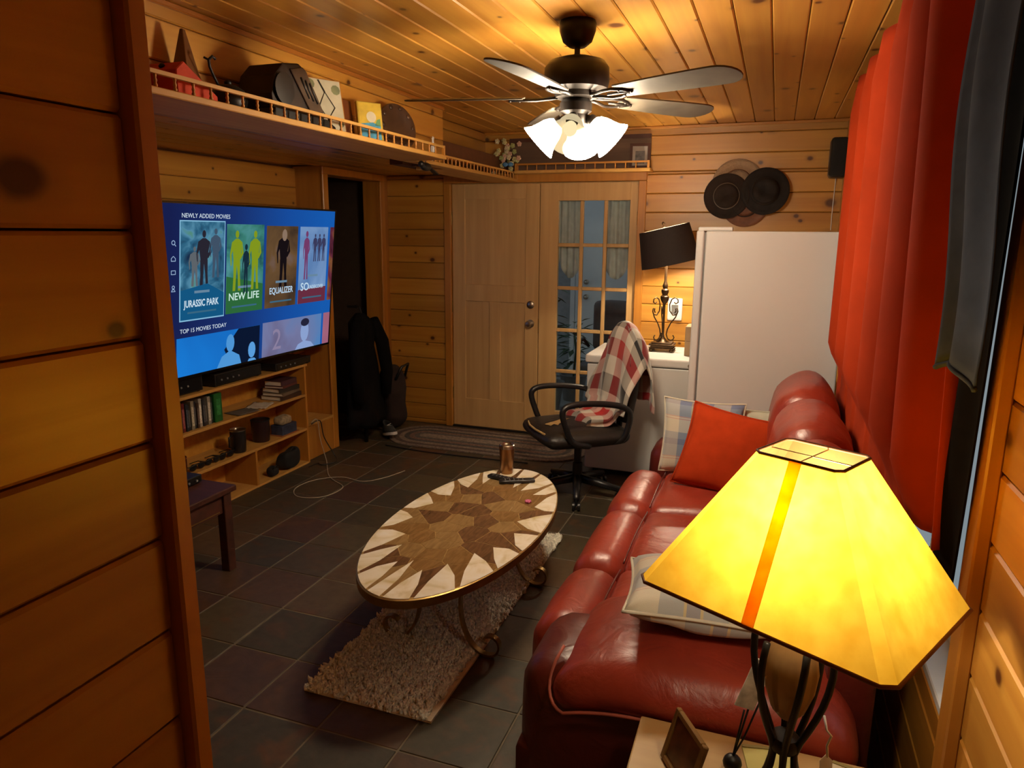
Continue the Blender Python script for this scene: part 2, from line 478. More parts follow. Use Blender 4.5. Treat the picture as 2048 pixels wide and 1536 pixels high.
# floor with single slate tiles
fl = structure('floor', [(-4.6, 0.6, -1.3, 5.6, -0.12, -0.0028)], GROUT, 'dark slate tile floor with pale grout lines', 'floor')
tile_me = []
for q in range(4):
    m = MB(); g = 0.0035; s = 0.31
    o = m.box(g, s-g, g, s-g, -0.006, 0.0).build('tile', SLATE, bevel=0.002)
    me = o.data; bpy.data.objects.remove(o); tile_me.append(me)
ix = 0
for i in range(-9, 4):
    for j in range(-3, 13):
        x, y = -0.73+0.31*i, 1.80+0.31*j
        x1, y1 = x+0.31, y+0.31
        if x1 <= -3.4 or x >= XR-0.03 or y >= YB+0.0: continue
        o = bpy.data.objects.new('tile', tile_me[ix % 4]); ix += 1
        o.location = (x, y, rng.uniform(-0.0012, 0.0008))
        o.rotation_euler = (rng.uniform(-.002,.002), rng.uniform(-.002,.002), 0)
        o.parent = fl
        if x1 > XR: o.scale.x = (XR+0.01-x)/0.31
        if y1 > YB: o.scale.y = (YB+0.015-y)/0.31
        COL.objects.link(o)

ce = structure('ceiling', [(-2.4, 0.6, -1.3, 5.65, ZC+0.018, ZC+0.12)], BACKING, 'ceiling of amber pine boards running towards the back wall', 'ceiling')
xs = [-0.588+0.1275*k for k in range(-13, 8)]
xs = [-2.26] + [x for x in xs if -2.2 < x < 0.40] + [0.43]
overheadboards(ce, xs, -1.25, YB, ZC)

sf = structure('ceiling_alcove', [(-4.5, -2.06, 0.6, 5.65, 2.13+0.018, 2.24)], BACKING, 'low board ceiling over the television alcove', 'ceiling')
xs = [-3.42+0.1375*k for k in range(0, 10)] + [-2.06]
overheadboards(sf, xs, 0.71, YB, 2.13)

wb = structure('wall_back', [(-3.3, -2.60, YB+0.018, YB+0.12, 0, 2.2), (-2.60, -0.96, YB+0.018, YB+0.12, 2.07, 2.6), (-0.96, 0.62, YB+0.018, YB+0.12, 0, 2.6), (-2.6, -2.2, YB+0.018, YB+0.12, 2.07, 2.6)], BACKING, 'back wall of knotty pine boards around the double door', 'wall')
SEAM = 2.375
wallboards(wb, (XJ, YB), 0, 0.545, 0, 2.13, SEAM)
wallboards(wb, (-0.955, YB), 0, XR+0.955, 0, 2.12, SEAM)
wallboards(wb, (-2.26, YB), 0, XR+2.26, 2.12, ZC, SEAM)

wl = structure('wall_left', [(XL-0.12, XL-0.018, 0.6, 4.62, 0, 2.2)], BACKING, 'pine board wall behind the television', 'wall')
wallboards(wl, (XL, 0.71), PI/2, 3.90, 0, 2.13, SEAM+0.02)
wj = structure('wall_alcove', [(-3.62, XJ-0.002, 4.60, 4.655, 0, 2.13), (-3.3, XJ-0.002, 5.405, 5.56, 0, 2.13), (-3.3, XJ-0.002, 4.655, 5.405, 2.075, 2.13)], PINE_TRIM, 'pine wall stub beside the dark doorway', 'wall')
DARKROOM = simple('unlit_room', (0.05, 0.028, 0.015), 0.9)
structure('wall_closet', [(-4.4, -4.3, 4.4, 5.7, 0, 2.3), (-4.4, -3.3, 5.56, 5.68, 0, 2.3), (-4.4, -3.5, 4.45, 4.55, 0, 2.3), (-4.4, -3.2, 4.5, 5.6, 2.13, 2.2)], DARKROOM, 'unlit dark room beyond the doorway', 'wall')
def trim(n, boxes, label, mat=PINE_TRIM, bevel=0.004):
    m = MB()
    for b in boxes: m.box(*b)
    return tag(m.build('trim_%d' % n, mat, bevel=bevel), label, 'trim', kind='structure')
trim(1, [(XJ, XJ+0.018, 4.588, 4.655, 0, 2.075), (XJ, XJ+0.018, 5.405, 5.475, 0, 2.075), (XJ, XJ+0.0175, 4.588, 5.475, 2.0755, 2.128)], 'pine casing around the dark doorway')

wu = structure('wall_upper', [(-2.16, -2.068, 0.6, 4.34, 2.085, ZC+0.05), (-2.36, -2.268, 4.2, 5.62, 2.085, ZC+0.05), (-2.268, -2.068, 4.325, 4.34, 2.085, ZC+0.05)], BACKING, 'upper pine board wall above the gallery shelf', 'wall')
wallboards(wu, (-2.05, 0.71), PI/2, 3.63, 2.085, ZC, SEAM)
wallboards(wu, (-2.25, 4.34), PI/2, 1.21, 2.085, ZC, SEAM)

wp = structure('wall_partition', [(-0.88, -0.775, -1.3, 0.70, 0, 2.5)], BACKING, 'pine partition wall close by on the left', 'wall')
wallboards(wp, (-0.757, -1.2), PI/2, 1.895, 0, ZC, 1.666)
trim(2, [(-0.80, -0.733, 0.696, 0.727, 0, ZC)], 'vertical pine corner trim ending the near partition')
structure('wall_front', [(-3.6, -0.775, 0.60, 0.70, 0, 2.5), (-0.9, 0.6, -1.35, -1.2, 0, 2.5)], PINE_TRIM, 'pine wall behind the viewpoint', 'wall')

WY0, WY1, WZ0, WZ1 = 1.565, 3.95, 0.64, 2.22
wr = structure('wall_right', [(XR+0.018, XR+0.12, -1.3, WY0-0.02, 0, 2.5), (XR+0.018, XR+0.12, WY1+0.02, 5.65, 0, 2.5), (XR+0.018, XR+0.12, WY0-0.02, WY1+0.02, 0, WZ0-0.02), (XR+0.018, XR+0.12, WY0-0.02, WY1+0.02, WZ1+0.02, 2.5)], BACKING, 'right hand pine board wall with the curtained window', 'wall')
S2 = 1.24
wallboards(wr, (XR, WY0-0.02), -PI/2, WY0+1.2, 0, ZC, S2)
wallboards(wr, (XR, YB), -PI/2, YB-WY1-0.02, 0, ZC, S2)
wallboards(wr, (XR, WY1+0.02), -PI/2, WY1-WY0+0.04, 0, WZ0-0.02, S2)
wallboards(wr, (XR, WY1+0.02), -PI/2, WY1-WY0+0.04, WZ1+0.02, ZC, S2)
trim(3, [(XR-0.026, XR+0.001, 1.478, 1.545, 0, 2.30)], 'tall pine casing at the near side of the window')
trim(4, [(XR-0.022, XR+0.001, 3.96, 4.03, 0.6, 2.30), (XR-0.022, XR+0.001, 1.546, 3.96, 2.235, 2.30)], 'pine casing over the window')
trim(5, [(XR-0.03, XR+0.0, 5.515, 5.55, 0, ZC)], 'pine corner strip where back and right wall meet')
win = empty('window_1', (XR+0.06, 2.8, WZ0), 'white framed window behind the curtains', 'window', kind='structure')
VINYL = simple('white_vinyl', (0.7, 0.72, 0.74), 0.4, var=0.02)
MB().box(XR+0.04, XR+0.12, WY0-0.019, WY0+0.012, WZ0-0.019, WZ1+0.019).box(XR+0.04, XR+0.12, WY1-0.012, WY1+0.019, WZ0-0.019, WZ1+0.019).box(XR+0.04, XR+0.12, WY0+0.012, WY1-0.012, WZ1-0.012, WZ1+0.019).build('window_frame', VINYL, win, bevel=0.002)
MB().box(XR+0.0, XR+0.12, WY0-0.018, WY1+0.018, WZ0-0.019, WZ0+0.004).build('window_sill', VINYL, win, bevel=0.003)
MB().box(XR+0.0, XR+0.04, WY0-0.018, WY0-0.002, WZ0+0.004, WZ1+0.018).build('jamb', PINE_TRIM, win, bevel=0.002)
for a, b in ((WY0+0.012, 2.80), (2.83, WY1-0.012)):
    MB().box(XR+0.075, XR+0.095, a, a+0.04, WZ0+0.004, WZ1-0.012).box(XR+0.075, XR+0.095, b-0.04, b, WZ0+0.004, WZ1-0.012).box(XR+0.075, XR+0.095, a+0.04, b-0.04, WZ0+0.004, WZ0+0.05).box(XR+0.075, XR+0.095, a+0.04, b-0.04, WZ1-0.06, WZ1-0.012).build('sash', VINYL, win, bevel=0.002)
    MB().box(XR+0.083, XR+0.087, a+0.04, b-0.04, WZ0+0.05, WZ1-0.06).build('pane', GLASS, win)
MB().box(XR+0.075, XR+0.095, 2.80, 2.83, WZ0+0.004, WZ1-0.012).build('mullion', VINYL, win)

# ------------------------------------------------------------------ double door in the back wall
DY = YB+0.012
trim(6, [(-2.615, -2.555, YB-0.020, YB+0.02, 0, 2.055), (-1.005, -0.945, YB-0.020, YB+0.02, 0, 2.055), (-2.615, -0.945, YB-0.0205, YB+0.02, 2.056, 2.118)], 'pine casing around the double door')
d1 = empty('door_1', (-2.17, DY+0.02, 0), 'plain stained wood door leaf with raised lower panels', 'door', kind='structure')
x0, x1 = -2.552, -1.790
m = MB()
for b in ((x0, x0+0.115, 0.012, 2.05), (x1-0.115, x1, 0.012, 2.05), (x0+0.115, x1-0.115, 0.012, 0.26), (x0+0.115, x1-0.115, 1.10, 1.24), (x0+0.115, x1-0.115, 1.93, 2.05), ((x0+x1)/2-0.05, (x0+x1)/2+0.05, 0.26, 1.10)):
    m.box(b[0], b[1], DY, DY+0.04, b[2], b[3])
m.build('rails', DOORWOOD, d1, bevel=0.003)
for b in ((x0+0.115, (x0+x1)/2-0.05, 0.26, 1.10), ((x0+x1)/2+0.05, x1-0.115, 0.26, 1.10), (x0+0.115, x1-0.115, 1.24, 1.93)):
    MB().box(b[0], b[1], DY+0.010, DY+0.034, b[2], b[3]).build('panel', DOORWOOD, d1)
def knob(px, pz, r, prof, parent, name, mat=CHROME, y=DY):
    MB().lathe(prof, 20, place((px, y, pz), 0, PI/2)).build(name, mat, parent, smooth=True, angle=40)
knob(-1.855, 0.935, 0, [(0.034,0.0),(0.034,0.006),(0.014,0.010),(0.012,0.03),(0.026,0.042),(0.029,0.055),(0.022,0.066),(0.001,0.069)], d1, 'door_knob')
knob(-1.855, 1.09, 0, [(0.032,0.0),(0.031,0.010),(0.022,0.016),(0.001,0.017)], d1, 'deadbolt')
for z in (0.3, 1.05, 1.78):
    MB().lathe([(0.006,-0.05),(0.006,0.05)], 8, Matrix.Translation((x0-0.004, DY-0.006, z))).build('hinge', BRASS, d1)
d2 = empty('door_2', (-1.39, DY+0.02, 0), 'fifteen pane glazed door leaf beside the white freezer', 'door', kind='structure')
x0, x1 = -1.784, -1.008
cx = [-1.628, -1.455, -1.259, -1.077]; cx = [-1.634+0.1885*k for k in range(4)]
cz = [0.215, 0.555, 0.895, 1.235, 1.575, 1.915]
MB().box(x0, cx[0], DY, DY+0.04, 0.012, 2.05).box(cx[3], x1, DY, DY+0.04, 0.012, 2.05).box(cx[0], cx[3], DY, DY+0.04, 0.012, cz[0]).box(cx[0], cx[3], DY, DY+0.04, cz[5], 2.05).build('stiles', DOORWOOD, d2, bevel=0.002)
for x in cx[1:3]: MB().box(x-0.014, x+0.014, DY+0.003, DY+0.037, cz[0], cz[5]).build('muntin', DOORWOOD, d2, bevel=0.004)
for z in cz[1:5]:
    for k in range(3): MB().box(cx[k]+(0.014 if k else 0), cx[k+1]-(0.014 if k < 2 else 0), DY+0.004, DY+0.036, z-0.014, z+0.014).build('muntin', DOORWOOD, d2, bevel=0.004)
pm = None
for i in range(3):
    for j in range(5):
        o = MB().box(cx[i]+(0.012 if i else 0), cx[i+1]-(0.012 if i < 2 else 0), DY+0.018, DY+0.022, cz[j]+(0.012 if j else 0), cz[j+1]-(0.012 if j < 4 else 0)).build('pane', GLASS, d2)
for z in (0.3, 1.05, 1.78):
    MB().lathe([(0.006,-0.05),(0.006,0.05)], 8, Matrix.Translation((x1+0.002, DY-0.006, z))).build('hinge', BRASS, d2)
MB().box(x0-0.004, x0, DY-0.002, DY+0.02, 0.86, 0.98).build('strike_plate', BRASS, d2)
trim(7, [(-2.555, -1.005, YB-0.01, YB+0.1, 0.0, 0.011)], 'dark door threshold', mat=BLACKIRON, bevel=0.002)
trim(10, [(-2.60, -0.96, DY+0.042, DY+0.075, 2.02, 2.09), (-2.60, -2.535, DY+0.042, DY+0.075, 0, 2.02), (-1.025, -0.96, DY+0.042, DY+0.075, 0, 2.02), (-1.80, -1.77, DY+0.042, DY+0.06, 0, 2.02)], 'unseen stop strips added behind the double door to block light leaks', mat=DOORWOOD, bevel=0)  # unseen strips, added to keep outside light from leaking round the leaves
trim(8, [(-2.26, XR, YB-0.014, YB+0.001, ZC-0.022, ZC-0.001)], 'slim pine strip along the back wall at the ceiling', mat=PINE_TRIMX)
trim(9, [(-2.052, -2.036, 0.75, 4.34, ZC-0.022, ZC-0.001)], 'slim pine strip along the upper left wall at the ceiling', mat=wood('pine_trim_long', (0.46, 0.17, 0.022), (0.32, 0.10, 0.012), knots=False, axis='Y', vary=0.1))

# ------------------------------------------------------------------ ceiling fan with four glowing glasses
FX, FY = -0.762, 2.80
fan = empty('ceiling_fan', (FX, FY, ZC), 'dark bronze ceiling fan with five blades and lit bell glasses', 'ceiling fan')
FANB = simple('oil_rubbed_bronze', (0.018, 0.013, 0.010), 0.42, 0.5, var=0.2)
T0 = Matrix.Translation((FX, FY, 0))
MB().lathe([(0.066,2.44),(0.070,2.43),(0.068,2.405),(0.055,2.368),(0.032,2.350),(0.001,2.349)], 28, T0).build('canopy', FANB, fan, smooth=True, angle=50)
MB().lathe([(0.011,2.35),(0.011,2.325),(0.020,2.322),(0.020,2.310),(0.011,2.306)], 14, T0).build('downrod', FANB, fan, smooth=True, angle=40)
MB().lathe([(0.02,2.318),(0.060,2.312),(0.105,2.298),(0.122,2.275),(0.124,2.225),(0.118,2.200),(0.085,2.188),(0.080,2.170),(0.06,2.165),(0.001,2.164)], 32, T0).build('motor_housing', FANB, fan, smooth=True, angle=40)
MB().lathe([(0.05,2.166),(0.062,2.150),(0.060,2.120),(0.045,2.108),(0.045,2.085),(0.035,2.065),(0.012,2.055),(0.001,2.053)], 24, T0).build('light_kit', FANB, fan, smooth=True, angle=40)
BLADE_TOP = simple('blade_lacquer', (0.10, 0.082, 0.058), 0.66, var=0.25, scale=10)
def blade_outline():
    pts = []
    for k in range(15):
        t = k/14; r = 0.20+0.40*t
        pts.append((r, -(0.050+0.020*math.sin(t*1.6))))
    for k in range(1, 10):
        a = -PI/2+PI*k/10
        pts.append((0.60+0.072*math.cos(a), 0.070*math.sin(a)))
    for k in range(14, -1, -1):
        t = k/14; r = 0.20+0.40*t
        pts.append((r, 0.050+0.020*math.sin(t*1.6)))
    return pts
for q in range(5):
    a = R(48+72*q)
    Mq = T0 @ Matrix.Translation((0,0,2.172)) @ Matrix.Rotation(a, 4, 'Z') @ Matrix.Rotation(R(-12), 4, 'X')
    b = MB().prism(blade_outline(), -0.003, 0.003, Mq).build('blade', BLADE_TOP, fan, bevel=0.001)
    ir = MB()
    for s in (-1, 1):
        ir.tube([(0.07,0.012*s,0.0),(0.11,0.018*s,-0.004),(0.15,0.034*s,-0.007),(0.19,0.036*s,-0.0065),(0.225,0.020*s,-0.0065),(0.25,0.0,-0.0065)], 0.006, 8, M=Mq)
    ir.tube([(0.15,0.0,-0.0075),(0.26,0.0,-0.0075)], 0.005, 8, M=Mq)
    for p in ((0.215,0.022),(0.215,-0.022),(0.255,0.0)): ir.sphere((p[0],p[1],-0.009), 0.006, 8, 5, M=Mq)
    ir.build('blade_iron', FANB, b, smooth=True)
def glowglass():
    m, nt, bs = newmat('glowing_fan_glass')
    tc = N(nt, 'ShaderNodeTexCoord'); nz = N(nt, 'ShaderNodeTexNoise'); nz.inputs['Scale'].default_value = 9
    nt.links.new(tc.outputs['Object'], nz.inputs['Vector'])
    rp = ramp(nt, [(0.3, tuple(c*0.92 for c in WARM)), (0.7, WARM)]); nt.links.new(nz.outputs['Fac'], rp.inputs[0])
    nt.links.new(rp.outputs[0], bs.inputs['Emission Color']); bs.inputs['Emission Strength'].default_value = FAN_E
    bs.inputs['Base Color'].default_value = (0.8, 0.75, 0.65, 1); bs.inputs['Roughness'].default_value = 0.3
    return m
GLOW = glowglass()
BULB = emis('bulb_glow', WARM, FAN_E*1.6)
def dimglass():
    m = bpy.data.materials.new('unlit_glass_painted_glow'); m.use_nodes = True
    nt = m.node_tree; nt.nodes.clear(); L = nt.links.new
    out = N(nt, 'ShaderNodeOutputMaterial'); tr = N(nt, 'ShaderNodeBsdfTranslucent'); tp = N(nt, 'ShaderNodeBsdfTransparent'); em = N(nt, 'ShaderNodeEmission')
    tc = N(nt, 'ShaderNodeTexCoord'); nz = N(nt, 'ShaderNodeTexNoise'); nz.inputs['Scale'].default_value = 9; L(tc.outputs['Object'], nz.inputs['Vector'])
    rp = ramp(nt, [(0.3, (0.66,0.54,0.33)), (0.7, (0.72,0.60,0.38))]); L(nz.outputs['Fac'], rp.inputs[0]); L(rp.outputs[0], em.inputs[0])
    em.inputs[1].default_value = 0.9; tr.inputs[0].default_value = (0.03, 0.026, 0.018, 1); tp.inputs[0].default_value = (0.9, 0.8, 0.6, 1)  # weak emission painted in for light the unlit glass gets from its neighbours
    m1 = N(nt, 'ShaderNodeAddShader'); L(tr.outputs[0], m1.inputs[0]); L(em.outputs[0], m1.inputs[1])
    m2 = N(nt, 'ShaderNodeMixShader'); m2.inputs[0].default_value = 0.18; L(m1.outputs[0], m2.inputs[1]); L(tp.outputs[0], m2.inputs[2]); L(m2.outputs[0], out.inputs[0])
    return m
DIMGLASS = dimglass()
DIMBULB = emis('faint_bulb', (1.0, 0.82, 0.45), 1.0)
for q in range(4):
    a = R(95+90*q)
    d = Vector((math.cos(a), math.sin(a), 0))
    base = Vector((FX, FY, 2.095)) + d*0.052
    axis = (d*0.80 + Vector((0,0,-0.72))).normalized()
    Mq = Matrix.Translation(base) @ axis.to_track_quat('Z', 'Y').to_matrix().to_4x4()
    arm = MB().tube([Vector((FX, FY, 2.10))+d*0.03, base, base+axis*0.02], 0.012, 10).lathe([(0.020,0.0),(0.024,0.012),(0.024,0.030)], 16, Mq).build('lamp_socket', FANB, fan, smooth=True, angle=40)
    sh = MB().lathe([(0.023,0.022),(0.036,0.034),(0.047,0.056),(0.054,0.082),(0.062,0.105),(0.074,0.122),(0.078,0.128),(0.074,0.126),(0.060,0.108),(0.051,0.083),(0.044,0.058),(0.033,0.037),(0.020,0.025)], 26, Mq, cap=False).build('lamp_shade', DIMGLASS if q == 2 else GLOW, fan, smooth=True)
    MB().sphere((0,0,0.075), 0.026, 14, 8, (1,1,1.25), M=Mq).build('bulb', DIMBULB if q == 2 else BULB, sh, smooth=True)

# ------------------------------------------------------------------ sofa
so = empty('sofa', (-0.14, 2.78, 0), 'oxblood red leather three seat sofa along the curtained wall', 'sofa')
LEDARK = leather('oxblood_side', (0.10, 0.012, 0.008))
SY0, S1, S2_, S3, S4, SY1 = 1.545, 1.97, 2.46, 3.06, 3.66, 4.02
MB().rbox(-0.57, 0.33, SY0+0.04, SY1-0.04, 0.03, 0.34, 0.04, n=6).build('base', LEDARK, so, smooth=True)
for x in (-0.5, 0.25):
    for y in (1.66, 3.9): MB().lathe([(0.03,0),(0.035,0.04)], 12, Matrix.Translation((x,y,0))).build('foot', BLACKPL, so, smooth=True, angle=40)
for k, (a, b) in enumerate(((S1, S2_), (S2_, S3), (S3, S4))):
    MB().rbox(-0.455, 0.10, a+0.004, b-0.004, 0.27, 0.455, 0.05, (0.0,0.004,0.035), 14, wob=0.006, seed=k).build('seat_cushion', LEATHER, so, smooth=True)
    fr = MB().rbox(-0.645, -0.435, a+0.004, b-0.004, 0.10, 0.447, 0.085, (0.02,0.004,0.018), 14, wob=0.006, seed=k+5).build('front_roll', LEATHER, so, smooth=True)
STITCH = simple('pale_stitching', (0.42, 0.10, 0.06), 0.6)
for k, (a, b) in enumerate(((1.90, 2.62), (2.62, 3.28), (3.28, 3.92))):
    Mb = Matrix.Translation((0.16, 0, 0.36)) @ Matrix.Rotation(R(9), 4, 'Y') @ Matrix.Translation((-0.16, 0, -0.36))
    c = MB().rbox(-0.015, 0.235, a+0.003, b-0.003, 0.30, 0.985, 0.13, (0.03,0.0,0.02), 16, M=Mb, wob=0.010, seed=20+k)
    c.build('back_cushion', LEATHER, so, smooth=True)
MB().rbox(0.18, 0.325, 1.72, 3.96, 0.05, 0.80, 0.06, n=6).build('back_frame', LEDARK, so, smooth=True)
# arms: plump pad over a side panel, piping along the seam
for k, (a, b, s) in enumerate(((SY0, S1, -1), (S4, SY1, 1))):
    am = MB().rbox(-0.545, 0.22, a+0.03, b-0.03, 0.04, 0.575, 0.09, (0.02,0.015,0), 10, seed=k).build('arm_panel', LEDARK, so, smooth=True)
    def bend(p, a=a, b=b):
        return p
    pad = MB().rbox(-0.445, 0.25, a-0.002, b+0.015, 0.500, 0.612, 0.055, (0.02,0.015,0.042), 18, wob=0.008, seed=30+k)
    # the front of the pad rolls down over the arm
    for i, v in enumerate(pad.v):
        t = max(0, (-0.20-v.x)/0.25)
        v.z -= 0.045*t*t
        
        v.z += -0.05*max(0, (v.x-0.0)/0.26)**2
        pad.v[i] = v
    p = pad.build('arm_pad', LEATHER, so, smooth=True)
    ye = a-0.012 if s < 0 else b+0.008
    pts = [(-0.40+0.61*t, ye+(0.003 if s < 0 else -0.003), 0.520-0.045*max(0, (-0.20-(-0.40+0.61*t))/0.25)**2) for t in [i/20 for i in range(21)]]
    pts = [(-0.445, ye+s*-0.12, 0.60)]+[(-0.402-0.062*math.sin(R(q)), ye+s*(-0.062+0.062*math.cos(R(q))), 0.487+0.10*(1-math.cos(R(90-q)))*0+0.085*(q/115)**2) for q in (115,100,85,70,55,40,25,10)]+pts[1:]
    MB().tube(pts, 0.0045, 6).build('piping', STITCH, p, smooth=True)
    pts = [(-0.40-0.22*math.sin(t*PI/2)*1.0, a+0.02+(b-a-0.05)*0, 0.60-0.30*(1-math.cos(t*PI/2))) for t in [i/10 for i in range(11)]]
for a, b in ((S1, S2_), (S2_, S3), (S3, S4)):
    MB().tube([(-0.448, a+0.03+(b-a-0.06)*t, 0.452+0.016*math.sin(PI*t)) for t in [i/12 for i in range(13)]], 0.004, 6).build('seam', LEDARK, so, smooth=True)

# throw cushions
def throw(name, mat, label, M, a=0.21, b=0.21, t=0.075, uvs=1.0, group=None, cat='cushion'):
    m = MB()
    for s in (1, -1):
        def fn(u, v, s=s):
            x, y = 2*u-1, 2*v-1
            h = t*((max(0,1-x*x))*(max(0,1-y*y)))**0.42
            k = 0.07
            px = a*x*(1-k*(1-y*y)); py = b*y*(1-k*(1-x*x))
            n_ = noise.noise(Vector((x*2+3, y*2, s)))*0.008
            return Vector((px, py, s*(h+n_*min(1, h*30))))
        m.grid(fn if s > 0 else (lambda u, v: fn(1-u, v)), 22, 22, M=M)
    root = m.build(name, mat, None, smooth=True, merge=True)
    # keep the origin at the cushion
    c = M.translation.copy()
    root.data.transform(M.inverted()); root.matrix_world = M
    edge = []
    for i in range(80):
        s_ = i/80*4; k = int(s_); f = 2*(s_-k)-1
        x, y = [(f,-1),(1,f),(-f,1),(-1,-f)][k]
        edge.append((a*x*(1-0.07*(1-y*y)), b*y*(1-0.07*(1-x*x)), 0))
    e = MB().tube(edge, 0.0045, 6, closed=True); 
    eo = e.build('piping', mat, None, smooth=True); eo.parent = root
    return tag(root, label, cat, group)
CREAM, BLUE, GREYB, YEL = (0.60,0.56,0.44), (0.10,0.13,0.30), (0.20,0.26,0.36), (0.60,0.42,0.10)
PLAIDB = plaid('blue_cream_plaid', [(3,CREAM),(2.2,GREYB),(0.25,YEL),(1.2,(0.06,0.08,0.24)),(0.25,YEL),(2.2,GREYB)], [(2.6,CREAM),(0.2,(0.5,0.2,0.15)),(0.3,CREAM),(0.2,(0.5,0.2,0.15)),(2.4,GREYB),(1.2,(0.08,0.10,0.25)),(1.4,GREYB)], 1.6, 1.8)
RUST = simple('rust_red_suede', (0.40, 0.040, 0.008), 0.95, var=0.1, spec=0.1)
throw('throw_cushion', PLAIDB, 'blue and cream plaid cushion leaning on the far sofa arm', place((-0.28, 3.575, 0.665), R(-4), R(80)), 0.20, 0.19, 0.05, group='plaid cushions')
throw('throw_cushion', RUST, 'rust red cushion propped up at the far end of the sofa', place((-0.14, 3.40, 0.650), R(-10), R(66), R(8)), 0.22, 0.205, 0.075)
throw('throw_cushion', PLAIDB, 'blue and cream plaid cushion lying flat beside the near sofa arm', place((-0.110, 1.835, 0.722), R(7), R(-5), R(2)), 0.205, 0.190, 0.072, group='plaid cushions')
throw('throw_cushion', simple('pale_sage_cloth', (0.45,0.45,0.36), 0.9), 'pale sage cushion mostly hidden behind the rust red one', place((-0.03, 3.60, 0.64), R(-3), R(82)), 0.17, 0.19, 0.05)

# ------------------------------------------------------------------ coffee table with onyx wedges
TX, TY, TZ, TA, TB = -1.17, 2.70, 0.435, 0.735, 0.338
ct = empty('coffee_table', (TX, TY, 0), 'oval coffee table inlaid with white onyx points around brown stone', 'coffee table')
def ell(t, k=1.0): return (TX+TB*k*math.cos(t), TY+TA*k*math.sin(t))
SETTING = simple('resin_setting', (0.34, 0.22, 0.085), 0.25, coat=0.4, var=0.3, scale=30)
MB().prism([ell(2*PI*i/96, 0.992) for i in range(96)], TZ-0.022, TZ-0.001).build('table_top', SETTING, ct)
rim = MB()
ring = []
for i in range(96):
    t = 2*PI*i/96
    for k, z in ((0.990, TZ-0.0005), (1.003, TZ-0.0035), (1.003, TZ-0.034), (0.985, TZ-0.034)):
        x, y = ell(t, k); ring.append((x, y, z))
rim.add(ring, [(i*4+k, ((i+1) % 96)*4+k, ((i+1) % 96)*4+(k+1) % 4, i*4+(k+1) % 4) for i in range(96) for k in range(4)])
rim.build('rim', BRASS, ct, smooth=True, angle=40)
def onyx():
    m, nt, bs = newmat('white_onyx')
    tc = N(nt, 'ShaderNodeTexCoord'); nz = N(nt, 'ShaderNodeTexNoise'); nz.inputs['Scale'].default_value = 9; nz.inputs['Detail'].default_value = 5; nz.inputs['Distortion'].default_value = 1.5
    nt.links.new(tc.outputs['Object'], nz.inputs['Vector'])
    rp = ramp(nt, [(0.25, (0.55,0.46,0.24)), (0.5, (0.74,0.68,0.54)), (0.75, (0.80,0.78,0.72))]); nt.links.new(nz.outputs['Fac'], rp.inputs[0]); nt.links.new(rp.outputs[0], bs.inputs['Base Color'])
    bs.inputs['Roughness'].default_value = 0.18; bs.inputs['Subsurface Weight'].default_value = 0.0
    return m
ONYX = onyx()
NW = 20
cuts = []
for k in range(NW):
    cuts.append(2*PI*(k+0.18*rng.uniform(-1,1))/NW)
star = []   # brown star outline, to clip the stones
wedge_t = []
for k in range(NW):
    t0, t1 = cuts[k], cuts[(k+1) % NW] + (2*PI if k == NW-1 else 0)
    g = 0.02
    arc = [ell(t0+g+(t1-t0-2*g)*i/8, 0.992) for i in range(9)]
    tm = (t0+t1)/2 + rng.uniform(-0.06, 0.06)
    ki = rng.uniform(0.60, 0.74)
    # long wedges at the sides, shorter at the ends
    tip = ell(tm, ki)
    side = []
    a0, a1 = arc[-1], arc[0]
    bz0 = ell((t0+t1)/2+(t1-t0)*0.36, 0.5+ki*0.5); bz1 = ell((t0+t1)/2-(t1-t0)*0.36, 0.5+ki*0.5)
    poly = arc + [bz0, tip, bz1]
    MB().prism(poly, TZ-0.010, TZ+0.0012).build('onyx_wedge', ONYX, ct, bevel=0.0006)
    star.append(ell(t0, 0.985)); star.append(tip)
BRS = []
for nme, c0, c1 in (('a',(0.16,0.085,0.03),(0.26,0.15,0.055)), ('b',(0.085,0.045,0.022),(0.17,0.085,0.040)), ('c',(0.20,0.12,0.045),(0.30,0.19,0.08))):
    m, nt, bs = newmat('brown_stone_'+nme)
    tc = N(nt, 'ShaderNodeTexCoord'); mp = N(nt, 'ShaderNodeMapping'); mp.inputs['Scale'].default_value = (30, 6, 1); mp.inputs['Rotation'].default_value = (0,0,{'a':0.4,'b':1.3,'c':-0.7}[nme])
    nz = N(nt, 'ShaderNodeTexNoise'); nz.inputs['Scale'].default_value = 1.2; nz.inputs['Detail'].default_value = 6; nz.inputs['Distortion'].default_value = 2.0
    nt.links.new(tc.outputs['Object'], mp.inputs['Vector']); nt.links.new(mp.outputs[0], nz.inputs['Vector'])
    rp = ramp(nt, [(0.3, c0), (0.7, c1)]); nt.links.new(nz.outputs['Fac'], rp.inputs[0]); nt.links.new(rp.outputs[0], bs.inputs['Base Color'])
    bs.inputs['Roughness'].default_value = 0.16
    BRS.append(m)
def clip(poly, nx, ny, d):
    out = []
    for i in range(len(poly)):
        p, q = poly[i], poly[(i+1) % len(poly)]
        sp, sq = nx*p[0]+ny*p[1]-d, nx*q[0]+ny*q[1]-d
        if sp <= 0: out.append(p)
        if (sp < 0 < sq) or (sq < 0 < sp):
            t = sp/(sp-sq); out.append((p[0]+(q[0]-p[0])*t, p[1]+(q[1]-p[1])*t))
    return out
seeds = []
r2 = random.Random(3)
while len(seeds) < 46:
    t, k = r2.uniform(0, 2*PI), math.sqrt(r2.random())*0.80
    p = ell(t, k)
    if all((p[0]-q[0])**2+(p[1]-q[1])**2 > 0.075**2 for q in seeds): seeds.append(p)
hull = [ell(2*PI*i/40, 0.975) for i in range(40)]
